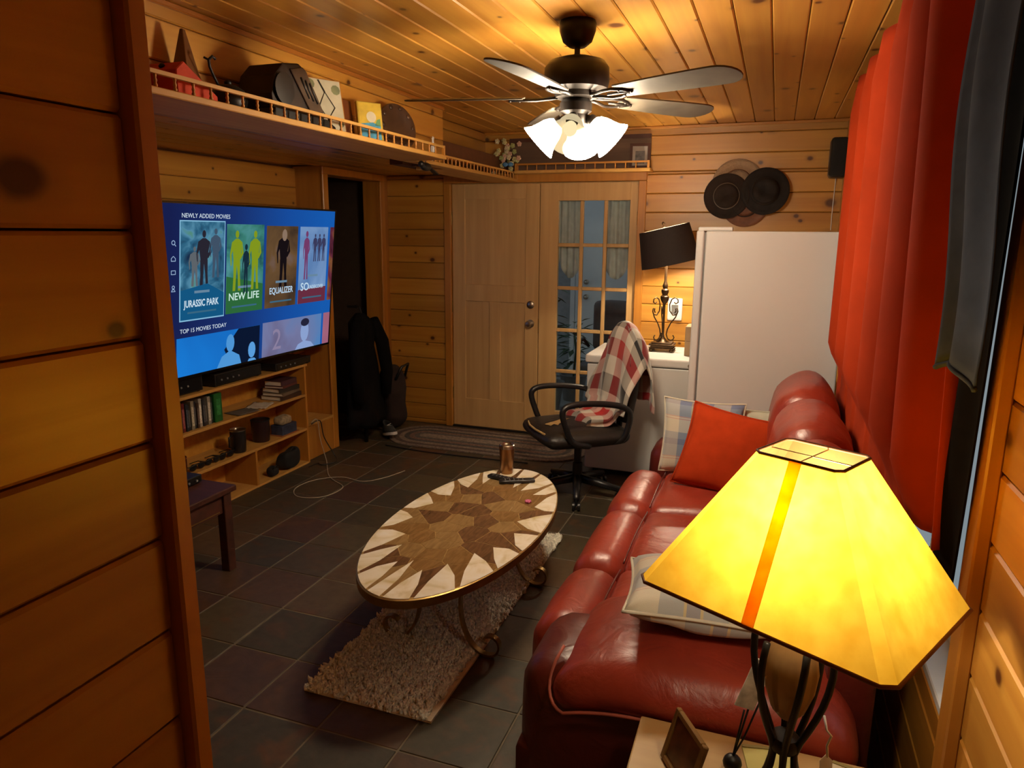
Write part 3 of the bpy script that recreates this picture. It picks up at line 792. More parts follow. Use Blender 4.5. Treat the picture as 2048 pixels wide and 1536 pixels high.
for i, p in enumerate(seeds):
    poly = hull
    for j, q in enumerate(seeds):
        if i == j: continue
        nx, ny = q[0]-p[0], q[1]-p[1]
        l = math.hypot(nx, ny); nx /= l; ny /= l
        poly = clip(poly, nx, ny, nx*(p[0]+q[0])/2+ny*(p[1]+q[1])/2-0.0022)
        if len(poly) < 3: break
    if len(poly) >= 3:
        MB().prism(poly, TZ-0.008, TZ).build('stone', BRS[i % 3], ct)
# scrolled flat iron legs
for sx in (-1, 1):
    for yy in (TY-0.30, TY+0.33):
        path = []
        for i in range(25):
            t = i/24
            a = R(62) + R(218)*t
            path.append((TX+sx*(0.175-0.105*math.cos(a)*-1*0-0.0) , yy, 0))
        path = []
        cxx, czz, rx, rz = 0.205, 0.205, 0.115, 0.198
        for i in range(22):
            a = R(60+215*i/21)
            path.append((TX+sx*(cxx+rx*math.cos(a)), yy, czz+rz*math.sin(a)))
        # curl at the foot
        for i in range(1, 14):
            a = R(275+225*i/13); rr = 0.052*(1-0.035*i)
            path.append((TX+sx*(cxx+0.010+0.0+rr*math.cos(a)), yy, 0.007+0.052+rr*math.sin(a)))
        MB().tube(path, 0, flat=(0.013, 0.0045, (0,1,0))).build('leg', BRASS, ct, smooth=True, angle=40)
    MB().box(TX+sx*0.235-0.012, TX+sx*0.235+0.012, TY-0.36, TY+0.39, TZ-0.034, TZ-0.022).build('apron_bar', BRASS, ct)
COPPER = simple('bronze_steel', (0.30, 0.15, 0.06), 0.32, 0.9)
tm = empty('travel_tumbler', (-1.235, 3.345, TZ+0.0015), 'bronze insulated tumbler on the far end of the coffee table', 'tumbler')
Tt = Matrix.Translation(tm.location)
MB().lathe([(0.030,0.0),(0.032,0.004),(0.040,0.13),(0.0405,0.135)], 24, Tt).build('body', COPPER, tm, smooth=True, angle=40)
MB().lathe([(0.041,0.136),(0.041,0.152),(0.036,0.156),(0.034,0.150),(0.001,0.149)], 24, Tt).build('rim', CHROME, tm, smooth=True, angle=40)
for k, (x, y, a, l) in enumerate(((-1.215, 3.235, 78, 0.17), (-1.135, 3.225, 118, 0.18))):
    Mr = place((x, y, TZ+0.0015), R(a-90))
    r = empty('remote_control', (x, y, TZ+0.0015), ['slim black remote control nearest the bronze tumbler', 'slim black remote control lying aslant in front of the other'][k], 'remote', 'remotes on the coffee table', rz=R(a-90))
    MB().rbox(-l/2, l/2, -0.021, 0.021, 0.0, 0.018, 0.008, n=5, M=Mr).build('case', BLACKPL, r, smooth=True)
    mbt = MB()
    for i in range(5):
        for j in range(3): mbt.lathe([(0.0035,0.0175),(0.003,0.0195),(0.001,0.0197)], 8, Mr @ Matrix.Translation((-l/2+0.03+i*0.022, (j-1)*0.011, 0)))
    mbt.build('buttons', GREYPL, r)
pk = MB()
for i in range(6):
    a = i*PI/3; pk.sphere((-0.995+0.010*math.cos(a), 2.985+0.010*math.sin(a), TZ+0.007), 0.007, 8, 6)
pk.sphere((-0.995, 2.985, TZ+0.009), 0.008, 8, 6)
tag(pk.build('flower_trinket', simple('pink_glass', (0.65, 0.16, 0.32), 0.15), None, smooth=True), 'tiny pink flower trinket on the coffee table', 'trinket')

# ------------------------------------------------------------------ shag rug
rug = empty('shag_rug', (-1.24, 2.75, 0), 'cream shag rug under the coffee table', 'rug')
CREAMRUG = simple('cream_yarn', (0.80, 0.75, 0.63), 0.95, var=0.35, scale=75)
RX0, RX1, RY0, RY1 = -1.515, -0.995, 1.955, 3.60
MB().box(RX0, RX1, RY0, RY1, 0.001, 0.010).build('backing', simple('jute', (0.70,0.62,0.46), 0.95), rug)
m = MB()
for i in range(19000):
    x, y = rng.uniform(RX0, RX1), rng.uniform(RY0, RY1)
    # uneven, frayed outline
    fr = 0.014*noise.noise(Vector((x*18, y*18, 1)))
    x += fr; y += fr
    if x > RX1-0.03 and y < 2.45: x -= 0.02
    h = rng.uniform(0.010, 0.022)*(1.0+0.9*noise.noise(Vector((x*45, y*45, 5)))); w = rng.uniform(0.006, 0.010)
    a = rng.uniform(0, 2*PI); lx, ly = rng.gauss(0, 0.007), rng.gauss(0, 0.007)
    p = [(x+w*math.cos(a+k*2.094), y+w*math.sin(a+k*2.094), 0.009) for k in range(3)]
    q = [(x+lx*0.5+w*0.9*math.cos(a+k*2.094+0.5), y+ly*0.5+w*0.9*math.sin(a+k*2.094+0.5), 0.009+h*0.6) for k in range(3)]
    b = len(m.v)
    m.v += [Vector(c) for c in p+q] + [Vector((x+lx, y+ly, 0.009+h))]
    m.f += [[b,b+1,b+4,b+3],[b+1,b+2,b+5,b+4],[b+2,b,b+3,b+5],[b+3,b+4,b+6],[b+4,b+5,b+6],[b+5,b+3,b+6]]
tag(m.build('pile', CREAMRUG, rug, smooth=True), kind='stuff')

# ------------------------------------------------------------------ lamp with the yellow parchment shade on the end table
et = empty('end_table', (0.07, 1.25, 0), 'pale wooden end table in front of the sofa arm', 'table')
ETZ = 0.55
EX0, EX1, EY0, EY1 = -0.215, 0.385, 1.02, 1.512
MB().box(EX0, EX1, EY0, EY1, ETZ-0.025, ETZ).build('table_top', BIRCH, et, bevel=0.004, seg=2)
for x in (EX0+0.03, EX1-0.08):
    for y in (EY0+0.03, EY1-0.08): MB().box(x, x+0.045, y, y+0.045, 0, ETZ-0.025).build('leg', BIRCH, et, bevel=0.003)
for a in (EY0+0.05, EY1-0.07): MB().box(EX0+0.05, EX1-0.05, a, a+0.02, ETZ-0.10, ETZ-0.025).build('apron', BIRCH, et)
LX, LY = 0.085, 1.262
la = empty('table_lamp', (LX, LY, ETZ), 'lit lamp with tapered yellow parchment shade on the end table', 'lamp')
Tl = Matrix.Translation((LX, LY, 0))
for k in range(6):
    a = 2*PI*k/6+0.3
    pts = []
    for i in range(15):
        t = i/14
        z = ETZ+0.008+0.41*t
        r = 0.020+0.075*(1-t*2.2)**2 if t < 0.45 else 0.020+0.050*math.sin((t-0.45)/0.55*PI*0.62)
        pts.append((LX+r*math.cos(a+0.5*t), LY+r*math.sin(a+0.5*t), z))
    MB().tube(pts, 0.0065, 8).build('rod', BLACKIRON, la, smooth=True)
MB().lathe([(0.10,ETZ),(0.105,ETZ+0.004),(0.10,ETZ+0.010),(0.02,ETZ+0.014),(0.001,ETZ+0.014)], 24, Tl).build('base', BLACKIRON, la, smooth=True, angle=40)
MB().lathe([(0.024,0.735),(0.028,0.742),(0.028,0.756),(0.024,0.763)], 16, Tl).build('collar', BLACKIRON, la, smooth=True, angle=40)
rib = MB()
prof = [(0.012,0.80),(0.028,0.82),(0.040,0.86),(0.044,0.90),(0.038,0.94),(0.015,0.965)]
n = 40
vs = []; fs = []
for r_, z in prof:
    for i in range(n):
        rr = r_*(1+0.07*(1 if i % 2 else -1)); a = 2*PI*i/n
        vs.append((LX+rr*math.cos(a), LY+rr*math.sin(a), z))
for j in range(len(prof)-1):
    for i in range(n): fs.append((j*n+i, j*n+(i+1) % n, (j+1)*n+(i+1) % n, (j+1)*n+i))
rib.add(vs, fs).build('ribbed_vase', simple('amber_ribbed', (0.45,0.28,0.12), 0.35), la, smooth=True)
MB().lathe([(0.008,0.96),(0.008,1.06),(0.016,1.065),(0.016,1.10),(0.013,1.105)], 14, Tl).build('socket', BRASS, la, smooth=True, angle=40)
def parchment():
    m = bpy.data.materials.new('yellow_parchment'); m.use_nodes = True
    nt = m.node_tree; nt.nodes.clear(); L = nt.links.new
    out = N(nt, 'ShaderNodeOutputMaterial'); tr = N(nt, 'ShaderNodeBsdfTranslucent'); df = N(nt, 'ShaderNodeBsdfDiffuse')
    tc = N(nt, 'ShaderNodeTexCoord'); nz = N(nt, 'ShaderNodeTexNoise'); nz.inputs['Scale'].default_value = 28; nz.inputs['Detail'].default_value = 7
    L(tc.outputs['Object'], nz.inputs['Vector'])
    rp = ramp(nt, [(0.3, (0.62,0.345,0.022)), (0.7, (0.76,0.46,0.042))]); L(nz.outputs['Fac'], rp.inputs[0])
    L(rp.outputs[0], tr.inputs[0]); df.inputs[0].default_value = (0.45, 0.33, 0.12, 1)
    mx = N(nt, 'ShaderNodeMixShader'); mx.inputs[0].default_value = 0.22
    L(tr.outputs[0], mx.inputs[1]); L(df.outputs[0], mx.inputs[2]); L(mx.outputs[0], out.inputs[0])
    return m
PARCH = parchment()
def strapmat():
    m = PARCH.copy(); m.name = 'shade_strap'
    for n in m.node_tree.nodes:
        if n.type == 'VALTORGB':
            n.color_ramp.elements[0].color = (1.0, 0.50, 0.03, 1); n.color_ramp.elements[1].color = (1.0, 0.60, 0.05, 1)
    return m
ang = math.atan2(-0.206, 0.390)
bh, bw, th, tw, zb, zt = 0.222, 0.176, 0.074, 0.060, 1.05, 1.303
def shade_ring(hx, hy, z, c=0.016):
    pts = [(-hx+c,-hy),(hx-c,-hy),(hx,-hy+c),(hx,hy-c),(hx-c,hy),(-hx+c,hy),(-hx,hy-c),(-hx,-hy+c)]
    return [Tl @ Matrix.Rotation(ang, 4, 'Z') @ Vector((x, y, z)) for x, y in pts]
rows = 8
vs = []
for j in range(rows+1):
    t = j/rows
    vs += shade_ring(bh+(th-bh)*t, bw+(tw-bw)*t, zb+(zt-zb)*t, 0.018*(1-t)+0.010*t)
fs = [(j*8+i, j*8+(i+1) % 8, (j+1)*8+(i+1) % 8, (j+1)*8+i) for j in range(rows) for i in range(8)]
shade = MB().add(vs, fs).build('lamp_shade', PARCH, la)
LEATHERTRIM = simple('leather_lacing', (0.20, 0.075, 0.018), 0.6)
MB().tube(vs[:8], 0.0035, 8, closed=True).build('bottom_trim', LEATHERTRIM, shade, smooth=True)
MB().tube(vs[-8:], 0.0028, 8, closed=True).build('top_trim', LEATHERTRIM, shade, smooth=True)
# a strap down the middle of each long face
for s in (-1, 1):
    ts = [(0, s*(bw+0.0015), zb), (0, s*(tw+0.0015), zt)]
    q = [Tl @ Matrix.Rotation(ang, 4, 'Z') @ Vector(p) for p in ts]
    side = (Tl @ Matrix.Rotation(ang, 4, 'Z')).to_3x3() @ Vector((1,0,0))
    STRAP = strapmat() if s < 0 else STRAP
    MB().tube(q, 0, flat=(0.0105, 0.0008, side)).build('strap', STRAP, shade)
spider = MB()
for s in (0, 1):
    q = [Tl @ Matrix.Rotation(ang+s*PI/2, 4, 'Z') @ Vector((x, 0, zt-0.004)) for x in ((-th, th) if s == 0 else (-tw, tw))]
    spider.tube(q, 0.0011, 6)
spider.build('shade_spider', BRASS, la)
MB().sphere((LX, LY, 1.15), 0.030, 16, 10, (1,1,1.3)).build('bulb', emis('lamp_bulb', WARM, 60.0), la, smooth=True)
def lamp_light(name, loc, W, rad, parent, col=WARM):
    l = bpy.data.lights.new(name, 'POINT'); l.energy = W; l.color = col; l.shadow_soft_size = rad
    o = bpy.data.objects.new(name, l); COL.objects.link(o); o.parent = parent
    o.location = wmat(parent).inverted() @ Vector(loc)
    return o
lamp_light('lamp_light', (LX, LY, 1.205), LAMP1_W, 0.03, la)

# photo clip with a clear plate
pc = empty('photo_clip', (-0.003, 1.40, ETZ), 'wire photo clip holding a clear plate on the end table', 'photo clip')
MB().sphere((-0.003, 1.40, ETZ+0.020), 0.020, 14, 8, (1,1,0.95)).build('base_ball', BLACKIRON, pc, smooth=True)
for k, (dx, dy) in enumerate(((0,0),(0.012,0.012),(0.03,-0.01))):
    MB().tube([(-0.003, 1.40, ETZ+0.035), (0.004+dx*0.4, 1.40+dy*0.5, 0.64), (0.012+dx, 1.40+dy, 0.70+0.02*k)], 0.0022, 6).build('wire', BLACKIRON, pc, smooth=True)
Mp = place((0.028, 1.40, 0.765), R(12), R(8), R(14))
CLEAR = simple('frosted_plate', (0.62,0.60,0.52), 0.25, 0.0, var=0.3, scale=40)
MB().box(-0.020, 0.020, -0.002, 0.002, -0.066, 0.062, M=Mp).build('clear_plate', CLEAR, pc, bevel=0.001)
MB().box(-0.016, 0.016, 0.0022, 0.003, -0.05, 0.03, M=Mp).build('print', simple('faded_print', (0.30,0.20,0.12), 0.4, var=0.5, scale=60), pc)
# picture frame standing on the table
pf = empty('picture_frame', (-0.105, 1.36, ETZ), 'small dark wooden picture frame standing on the end table', 'picture frame', rz=R(-58))
Mf = place((-0.100, 1.345, ETZ+0.060), R(-58), R(-16))
fm = MB()
for b in ((-0.065,-0.052,-0.06,0.06),(0.052,0.065,-0.06,0.06),(-0.052,0.052,0.047,0.06),(-0.052,0.052,-0.06,-0.047)): fm.box(b[0], b[1], -0.006, 0.006, b[2], b[3], M=Mf)
fm.build('frame', wood('frame_wood', (0.22,0.12,0.03), (0.10,0.05,0.012), knots=False), pf, bevel=0.002)
MB().box(-0.052, 0.052, -0.001, 0.003, -0.047, 0.047, M=Mf).build('photo', simple('sepia_photo', (0.12,0.05,0.03), 0.3, var=0.6, scale=25), pf)
tg = empty('paper_tag', (0.175, 1.30, ETZ), 'cream paper tag on a white string at the lamp', 'tag')
MB().tube([(0.150,1.29,0.80),(0.156,1.285,0.775),(0.165,1.285,0.765),(0.160,1.29,0.74),(0.163,1.292,0.715)], 0.0022, 6).build('string', WHITEPL, tg, smooth=True)
MB().prism([(-0.012,-0.035),(0.012,-0.035),(0.012,0.018),(0.0,0.030),(-0.012,0.018)], -0.0004, 0.0004, place((0.163,1.295,0.685), R(20), R(80))).build('card', PAPER, tg)
for k, (x, y, a, c, lb) in enumerate(((0.075, 1.435, 12, (0.55,0.52,0.18), 'yellow green note pad under the lamp rods'), (0.235, 1.43, -14, (0.62,0.54,0.36), 'cream paper pad at the right of the end table'))):
    Mk = place((x, y, ETZ), R(a))
    pd = empty('note_pad', (x, y, ETZ), lb, 'note pad', 'note pads', rz=R(a))
    MB().box(-0.05, 0.05, -0.06, 0.06, 0.0, 0.006, M=Mk).build('sheets', simple('pad_paper_%d' % k, c, 0.8, var=0.05), pd)
    MB().box(-0.05, 0.05, 0.052, 0.0605, 0.006, 0.008, M=Mk).build('binding', simple('pad_binding_%d' % k, (0.25,0.2,0.06), 0.7), pd)

# ------------------------------------------------------------------ fridge, freezer and what stands on it
fr = empty('refrigerator', (-0.02, 4.39, 0), 'tall white refrigerator seen from its side behind the sofa', 'refrigerator')
MB().box(-0.362, 0.350, 4.06, 4.715, 0.03, 1.683).build('cabinet', WHITEAPP, fr, bevel=0.008, seg=2)
MB().box(-0.412, -0.370, 4.056, 4.715, 0.715, 1.686).build('upper_door', WHITEAPP, fr, bevel=0.010, seg=3)
MB().box(-0.412, -0.370, 4.056, 4.715, 0.06, 0.700).build('lower_door', WHITEAPP, fr, bevel=0.010, seg=3)
MB().box(-0.370, -0.362, 4.066, 4.705, 0.06, 1.675).build('gasket', GREYPL, fr)
MB().box(-0.405, -0.225, 4.065, 4.13, 1.6835, 1.705).build('hinge_cover', WHITEPL, fr, bevel=0.008, seg=2)
MB().box(-0.400, -0.345, 4.046, 4.06, 0.700, 0.714).build('hinge', BLACKIRON, fr, bevel=0.002)
MB().tube([(-0.412,4.66,1.05),(-0.445,4.66,1.06),(-0.45,4.66,1.3),(-0.445,4.66,1.5),(-0.412,4.66,1.51)], 0.011, 8).build('handle', WHITEPL, fr, smooth=True)
for x in (-0.32, 0.30):
    for y in (4.1, 4.67): MB().lathe([(0.02,0),(0.02,0.03)], 10, Matrix.Translation((x,y,0))).build('foot', BLACKPL, fr)
fz = empty('chest_freezer', (-0.5, 5.03, 0), 'white chest freezer under the dark shaded lamp', 'freezer')
MB().box(-1.165, 0.30, 4.745, 5.30, 0.04, 0.790).build('cabinet', WHITEAPP, fz, bevel=0.008, seg=2)
MB().box(-1.178, 0.31, 4.728, 5.31, 0.797, 0.855).build('lid', WHITEAPP, fz, bevel=0.014, seg=3)
MB().box(-1.155, 0.29, 4.755, 5.29, 0.790, 0.797).build('seal', GREYPL, fz)
MB().lathe([(0.011,0.0),(0.011,0.005),(0.006,0.008)], 12, place((-0.475, 4.728, 0.82), 0, PI/2)).build('lock', CHROME, fz, smooth=True)
for x in (-1.1, 0.22):
    for y in (4.8, 5.24): MB().lathe([(0.02,0),(0.02,0.04)], 10, Matrix.Translation((x,y,0))).build('foot', BLACKPL, fz)
FZ = 0.855
QX, QY = -0.705, 5.07
l2 = empty('scroll_lamp', (QX, QY, FZ), 'lit iron scroll lamp with tilted dark brown shade on the freezer', 'lamp')
IRON2 = simple('antique_bronze', (0.075, 0.045, 0.022), 0.38, 0.75, var=0.3, scale=40)
Tq = Matrix.Translation((QX, QY, FZ))
bs_ = MB()
for hx, z0, z1 in ((0.085,0.022,0.030),(0.075,0.030,0.044),(0.086,0.044,0.056),(0.070,0.056,0.066)): bs_.box(-hx, hx, -hx*0.8, hx*0.8, z0, z1, M=Tq)
for x in (-1, 1):
    for y in (-1, 1): bs_.sphere((0.070*x, 0.055*y, 0.012), 0.014, 10, 6, (1.2,1.2,0.9), M=Tq)
bs_.build('plinth', IRON2, l2, bevel=0.002)
MB().lathe([(0.05,0.066),(0.03,0.078),(0.012,0.10),(0.008,0.12),(0.008,0.33),(0.02,0.345),(0.030,0.365),(0.030,0.385),(0.018,0.395),(0.026,0.415),(0.026,0.43),(0.016,0.44),(0.020,0.46),(0.014,0.475),(0.009,0.49),(0.009,0.60)], 18, Tq).build('stem', IRON2, l2, smooth=True, angle=40)
def scroll(s):
    pts = []
    for i in range(12):      # lower curl
        a = R(-250+300*i/11); r = 0.012+0.0018*i
        pts.append((s*(0.062+r*math.cos(a)), 0.100+r*math.sin(a)))
    pts = pts[::1]
    low = [(s*0.072,0.118),(s*0.082,0.102),(s*0.074,0.085),(s*0.055,0.080),(s*0.034,0.092),(s*0.024,0.12),(s*0.030,0.155),(s*0.052,0.20),(s*0.085,0.245),(s*0.100,0.285),(s*0.096,0.305)]
    hook = [(s*0.083,0.302),(s*0.086,0.288),(s*0.078,0.275)]
    up = [(s*0.092,0.262),(s*0.064,0.258),(s*0.042,0.285),(s*0.038,0.330),(s*0.052,0.368),(s*0.076,0.380),(s*0.096,0.368),(s*0.098,0.348),(s*0.082,0.338),(s*0.070,0.348)]
    return low, hook, up
for k in range(3):
    Mk = Tq @ Matrix.Rotation(R(-12+120*k), 4, 'Z')
    sc = MB()
    low, hook, up = scroll(1)
    for path in (low+hook, up): sc.tube([(p[0], 0, p[1]) for p in path], 0.0045, 8, M=Mk)
    sc.build('scroll', IRON2, l2, smooth=True)
SHADE2 = simple('dark_brown_shade', (0.020, 0.011, 0.008), 0.75, var=0.15, scale=80)
Ms = Tq @ Matrix.Translation((0, 0, 0.73)) @ Matrix.Rotation(R(-13), 4, 'Y') @ Matrix.Rotation(R(3), 4, 'X')
sh2 = MB().lathe([(0.200,-0.125),(0.202,-0.124),(0.172,0.125),(0.170,0.125),(0.198,-0.120)], 40, Ms, cap=False, sx=1.0, sy=0.72).build('lamp_shade', SHADE2, l2, smooth=True, angle=50)
LIN = simple('shade_lining', (0.55,0.46,0.36), 0.8, var=0.03)
MB().lathe([(0.1965,-0.1235),(0.168,0.124)], 40, Ms, cap=False, sx=1.0, sy=0.72).build('lining', LIN, sh2, smooth=True)
MB().lathe([(0.006,0.125),(0.010,0.135),(0.004,0.142),(0.011,0.152),(0.006,0.165),(0.001,0.168)], 12, Ms).build('finial', IRON2, l2, smooth=True)
hp = MB()
hp.tube([(QX,QY,FZ+0.60),(QX+0.03,QY,FZ+0.62),(QX+0.045,QY,FZ+0.70),(QX+0.04,QY,FZ+0.80),(QX+0.03,QY,FZ+0.85)], 0.0025, 6)
hp.tube([(QX,QY,FZ+0.60),(QX-0.03,QY,FZ+0.62),(QX-0.035,QY,FZ+0.70),(QX-0.015,QY,FZ+0.80),(QX+0.03,QY,FZ+0.85)], 0.0025, 6)
hp.build('harp', IRON2, l2)
MB().sphere((QX+0.01, QY, FZ+0.68), 0.028, 14, 8, (1,1,1.3)).build('bulb', emis('scroll_lamp_bulb', WARM, 30.0), l2, smooth=True)
lamp_light('lamp_light', (QX+0.060, QY, FZ+0.675), LAMP2_W, 0.02, l2)
CARD = simple('cardboard', (0.30, 0.20, 0.11), 0.85, var=0.1)
cb = empty('cardboard_box', (-0.44, 5.02, FZ), 'closed cardboard box on the freezer beside the refrigerator', 'box')
MB().box(-0.535, -0.335, 4.915, 5.10, FZ, FZ+0.20).build('carton', CARD, cb, bevel=0.002)
MB().box(-0.48, -0.43, 4.913, 5.102, FZ+0.2002, FZ+0.2008).build('tape', simple('packing_tape', (0.36,0.26,0.14), 0.3), cb)
MB().box(-0.525, -0.50, 4.9135, 4.9148, FZ+0.10, FZ+0.103).build('print', simple('carton_print', (0.1,0.07,0.05), 0.7), cb)
ck = empty('wall_outlet', (-0.70, 5.548, 1.06), 'white outlet cover on the pine wall behind the scroll lamp', 'outlet')
MB().rbox(-0.745, -0.635, 5.535, 5.549, 1.02, 1.19, 0.02, n=6).build('cover', WHITEPL, ck, smooth=True)
MB().box(-0.715, -0.665, 5.530, 5.536, 1.07, 1.14).build('socket', GREYPL, ck, bevel=0.003)

# ------------------------------------------------------------------ television
TVW, TVH = 1.72, 0.975
tv = empty('television', (-3.085, 4.497-TVW/2, 0.845), 'large flat television showing a blue film menu', 'television')
tv.rotation_euler = (R(6.7), 0, PI/2)
Mt = wmat(tv)
hw = TVW/2
MB().box(-hw, hw, 0.008, 0.05, 0.0, TVH, M=Mt).build('housing', BLACKPL, tv, bevel=0.004, seg=2)
bz = MB()
for b in ((-hw,hw,TVH-0.010,TVH),(-hw,hw,0,0.014),(-hw,-hw+0.010,0.014,TVH-0.010),(hw-0.010,hw,0.014,TVH-0.010)): bz.box(b[0], b[1], -0.004, 0.010, b[2], b[3], M=Mt)
bz.build('bezel', BLACKGL, tv)
SCR = 0.82
def screen_mat():
    m = bpy.data.materials.new('screen_blue'); m.use_nodes = True
    nt = m.node_tree; nt.nodes.clear(); L = nt.links.new
    out = N(nt, 'ShaderNodeOutputMaterial'); em = N(nt, 'ShaderNodeEmission'); em.inputs[1].default_value = SCR
    tc = N(nt, 'ShaderNodeTexCoord'); sp = N(nt, 'ShaderNodeSeparateXYZ'); L(tc.outputs['Object'], sp.inputs[0])
    mr = N(nt, 'ShaderNodeMapRange'); mr.inputs['From Min'].default_value = -0.65; mr.inputs['From Max'].default_value = 0.75
    L(sp.outputs[0], mr.inputs['Value'])
    rp = ramp(nt, [(0.0, (0.010,0.016,0.09)), (0.35, (0.012,0.035,0.18)), (0.7, (0.010,0.085,0.40)), (1.0, (0.010,0.12,0.50))]); L(mr.outputs[0], rp.inputs[0])
    L(rp.outputs[0], em.inputs[0]); L(em.outputs[0], out.inputs[0])
    return m
scr = MB().box(-hw+0.010, hw-0.010, -0.0005, 0.008, 0.014, TVH-0.010, M=Mt).build('screen', screen_mat(), tv)
def SX(y): return y-(4.497-hw)                  # world y on the screen -> local x
def poster(x0, x1, z0, z1, stops, scale, name='poster', d=0.0012):
    return MB().box(x0, x1, -0.0005-d, -0.0005, z0, z1, M=Mt).build(name, emis('screen_%s_%d' % (name, len(bpy.data.materials)), (1,1,1), SCR, stops, scale), scr)
def patch(polys, col, d=0.0020, name='figure'):
    m = MB()
    for poly in polys: m.prism(poly, 0, 0.0004, Mt @ Matrix.Translation((0, -0.0005-d, 0)) @ Matrix.Rotation(PI/2, 4, 'X'))
    return m.build(name, emis('screen_%s_%d' % (name, len(bpy.data.materials)), col, SCR), scr)
def blob(cx, cz, rx, rz, n=14): return [(cx+rx*math.cos(2*PI*i/n), cz+rz*math.sin(2*PI*i/n)) for i in range(n)]
def person(cx, z0, h, w): # plain standing figure outline: head, tapered trunk, legs, arms
    L = lambda pts: [(cx+w*x, z0+h*z) for x, z in pts]
    return [blob(cx, z0+h*0.93, h*0.042, h*0.062),
            L([(-.10,.86),(.10,.86),(.40,.80),(.30,.62),(.24,.48),(-.24,.48),(-.30,.62),(-.40,.80)]),
            L([(-.26,.49),(0.02,.49),(-.04,.25),(-.08,0),(-.28,0),(-.24,.25)]),
            L([(-.02,.49),(.26,.49),(.26,.25),(.34,0),(.14,0),(.10,.25)]),
            L([(.40,.80),(.52,.62),(.30,.52),(.16,.56),(.20,.60),(.34,.62)]), L([(-.40,.80),(-.54,.60),(-.46,.42),(-.40,.43),(-.42,.60),(-.30,.68)])]
def text(body, x, z, size, col, d=0.0026, name='lettering', bold=0.0, sx=1.0):
    cu = bpy.data.curves.new('t', 'FONT'); cu.body = body; cu.size = size; cu.extrude = 0.0002; cu.offset = bold; cu.resolution_u = 3
    ob = bpy.data.objects.new('t', cu); COL.objects.link(ob)
    bpy.context.view_layer.update()
    me = bpy.data.meshes.new_from_object(ob.evaluated_get(bpy.context.evaluated_depsgraph_get()))
    bpy.data.objects.remove(ob)
    M = Mt @ Matrix.Translation((x, -0.0005-d, z)) @ Matrix.Rotation(PI/2, 4, 'X') @ Matrix.Diagonal((sx,1,1,1))
    me.transform(wmat(scr).inverted() @ M)
    me.materials.clear(); me.materials.append(emis('text_%d' % len(bpy.data.materials), col, SCR))
    o = bpy.data.objects.new(name, me); COL.objects.link(o); o.parent = scr
    return o
# screen coordinates: local z = height along the screen
PZ0, PZ1 = 0.335, 0.875
PX = [SX(3.055), SX(3.405), SX(3.755), SX(4.095), SX(4.44)]
WT = (0.75, 0.88, 1.0)
# highlighted poster: white border, jungle blues
poster(PX[0]-0.006, PX[0]+0.336, PZ0-0.008, PZ1+0.004, [(0.0, (0.25,0.55,0.80)), (1.0, (0.30,0.62,0.85))], 2, 'border', d=0.0008)
poster(PX[0], PX[0]+0.330, PZ0, PZ1-0.002, [(0.25, (0.010,0.02,0.06)), (0.45, (0.03,0.14,0.25)), (0.6, (0.10,0.30,0.45)), (0.75, (0.10,0.30,0.16))], 9)
patch(person(PX[0]+0.17, 0.50, 0.33, 0.11), (0.025,0.022,0.035)); patch(person(PX[0]+0.10, 0.52, 0.22, 0.08), (0.13,0.15,0.17)); patch(person(PX[0]+0.26, 0.56, 0.28, 0.09), (0.06,0.10,0.16))
patch([[(PX[0],PZ0),(PX[0]+0.33,PZ0),(PX[0]+0.33,0.47),(PX[0]+0.2,0.53),(PX[0],0.50)]], (0.008,0.11,0.26), d=0.0022, name='panel')
poster(PX[1], PX[1]+0.325, PZ0, PZ1-0.012, [(0.3, (0.02,0.10,0.10)), (0.5, (0.05,0.24,0.20)), (0.7, (0.10,0.34,0.36))], 7)
patch([[(PX[1],PZ0),(PX[1]+0.325,PZ0),(PX[1]+0.325,0.50),(PX[1],0.56)]], (0.03,0.16,0.05), d=0.0016, name='panel')
for dx in (0.085, 0.245): patch(person(PX[1]+dx, 0.47, 0.36, 0.11), (0.26,0.36,0.015))
patch(person(PX[1]+0.165, 0.45, 0.30, 0.06), (0.01,0.03,0.05), d=0.0024)
poster(PX[2], PX[2]+0.315, PZ0, PZ1-0.018, [(0.3, (0.05,0.030,0.02)), (0.6, (0.16,0.085,0.035)), (0.8, (0.20,0.14,0.14))], 4)
patch(person(PX[2]+0.17, 0.46, 0.38, 0.13), (0.010,0.006,0.008)); patch([blob(PX[2]+0.175, 0.80, 0.025, 0.038)], (0.30,0.20,0.14), d=0.0026)
poster(PX[3], PX[3]+0.318, PZ0, PZ1-0.020, [(0.3, (0.10,0.22,0.48)), (0.6, (0.26,0.42,0.70)), (0.8, (0.40,0.55,0.80))], 2.5)
patch([[(PX[3],PZ0),(PX[3]+0.318,PZ0),(PX[3]+0.318,0.44),(PX[3],0.43)]], (0.16,0.03,0.06), d=0.0016, name='panel')
patch(person(PX[3]+0.075, 0.50, 0.33, 0.07), (0.20,0.05,0.16))
for k in range(3): patch(person(PX[3]+0.17+0.05*k, 0.62, 0.19, 0.05), (0.05,0.05,0.12))
poster(PX[4], hw-0.011, PZ0, PZ1-0.02, [(0.3, (0.02,0.005,0.015)), (0.5, (0.16,0.03,0.05)), (0.7, (0.30,0.14,0.02))], 6)
text('NEWLY ADDED MOVIES', PX[0]+0.005, 0.893, 0.034, WT)
text('TOP 15 MOVIES TODAY', PX[0]-0.004, 0.262, 0.034, WT)
text('JURASSIC PARK', PX[0]+0.025, 0.405, 0.055, (0.70,0.88,1.0), bold=0.0012, sx=0.70)
text('NEW LIFE', PX[1]+0.02, 0.415, 0.062, (0.70,0.95,0.85), bold=0.0008, sx=1.02)
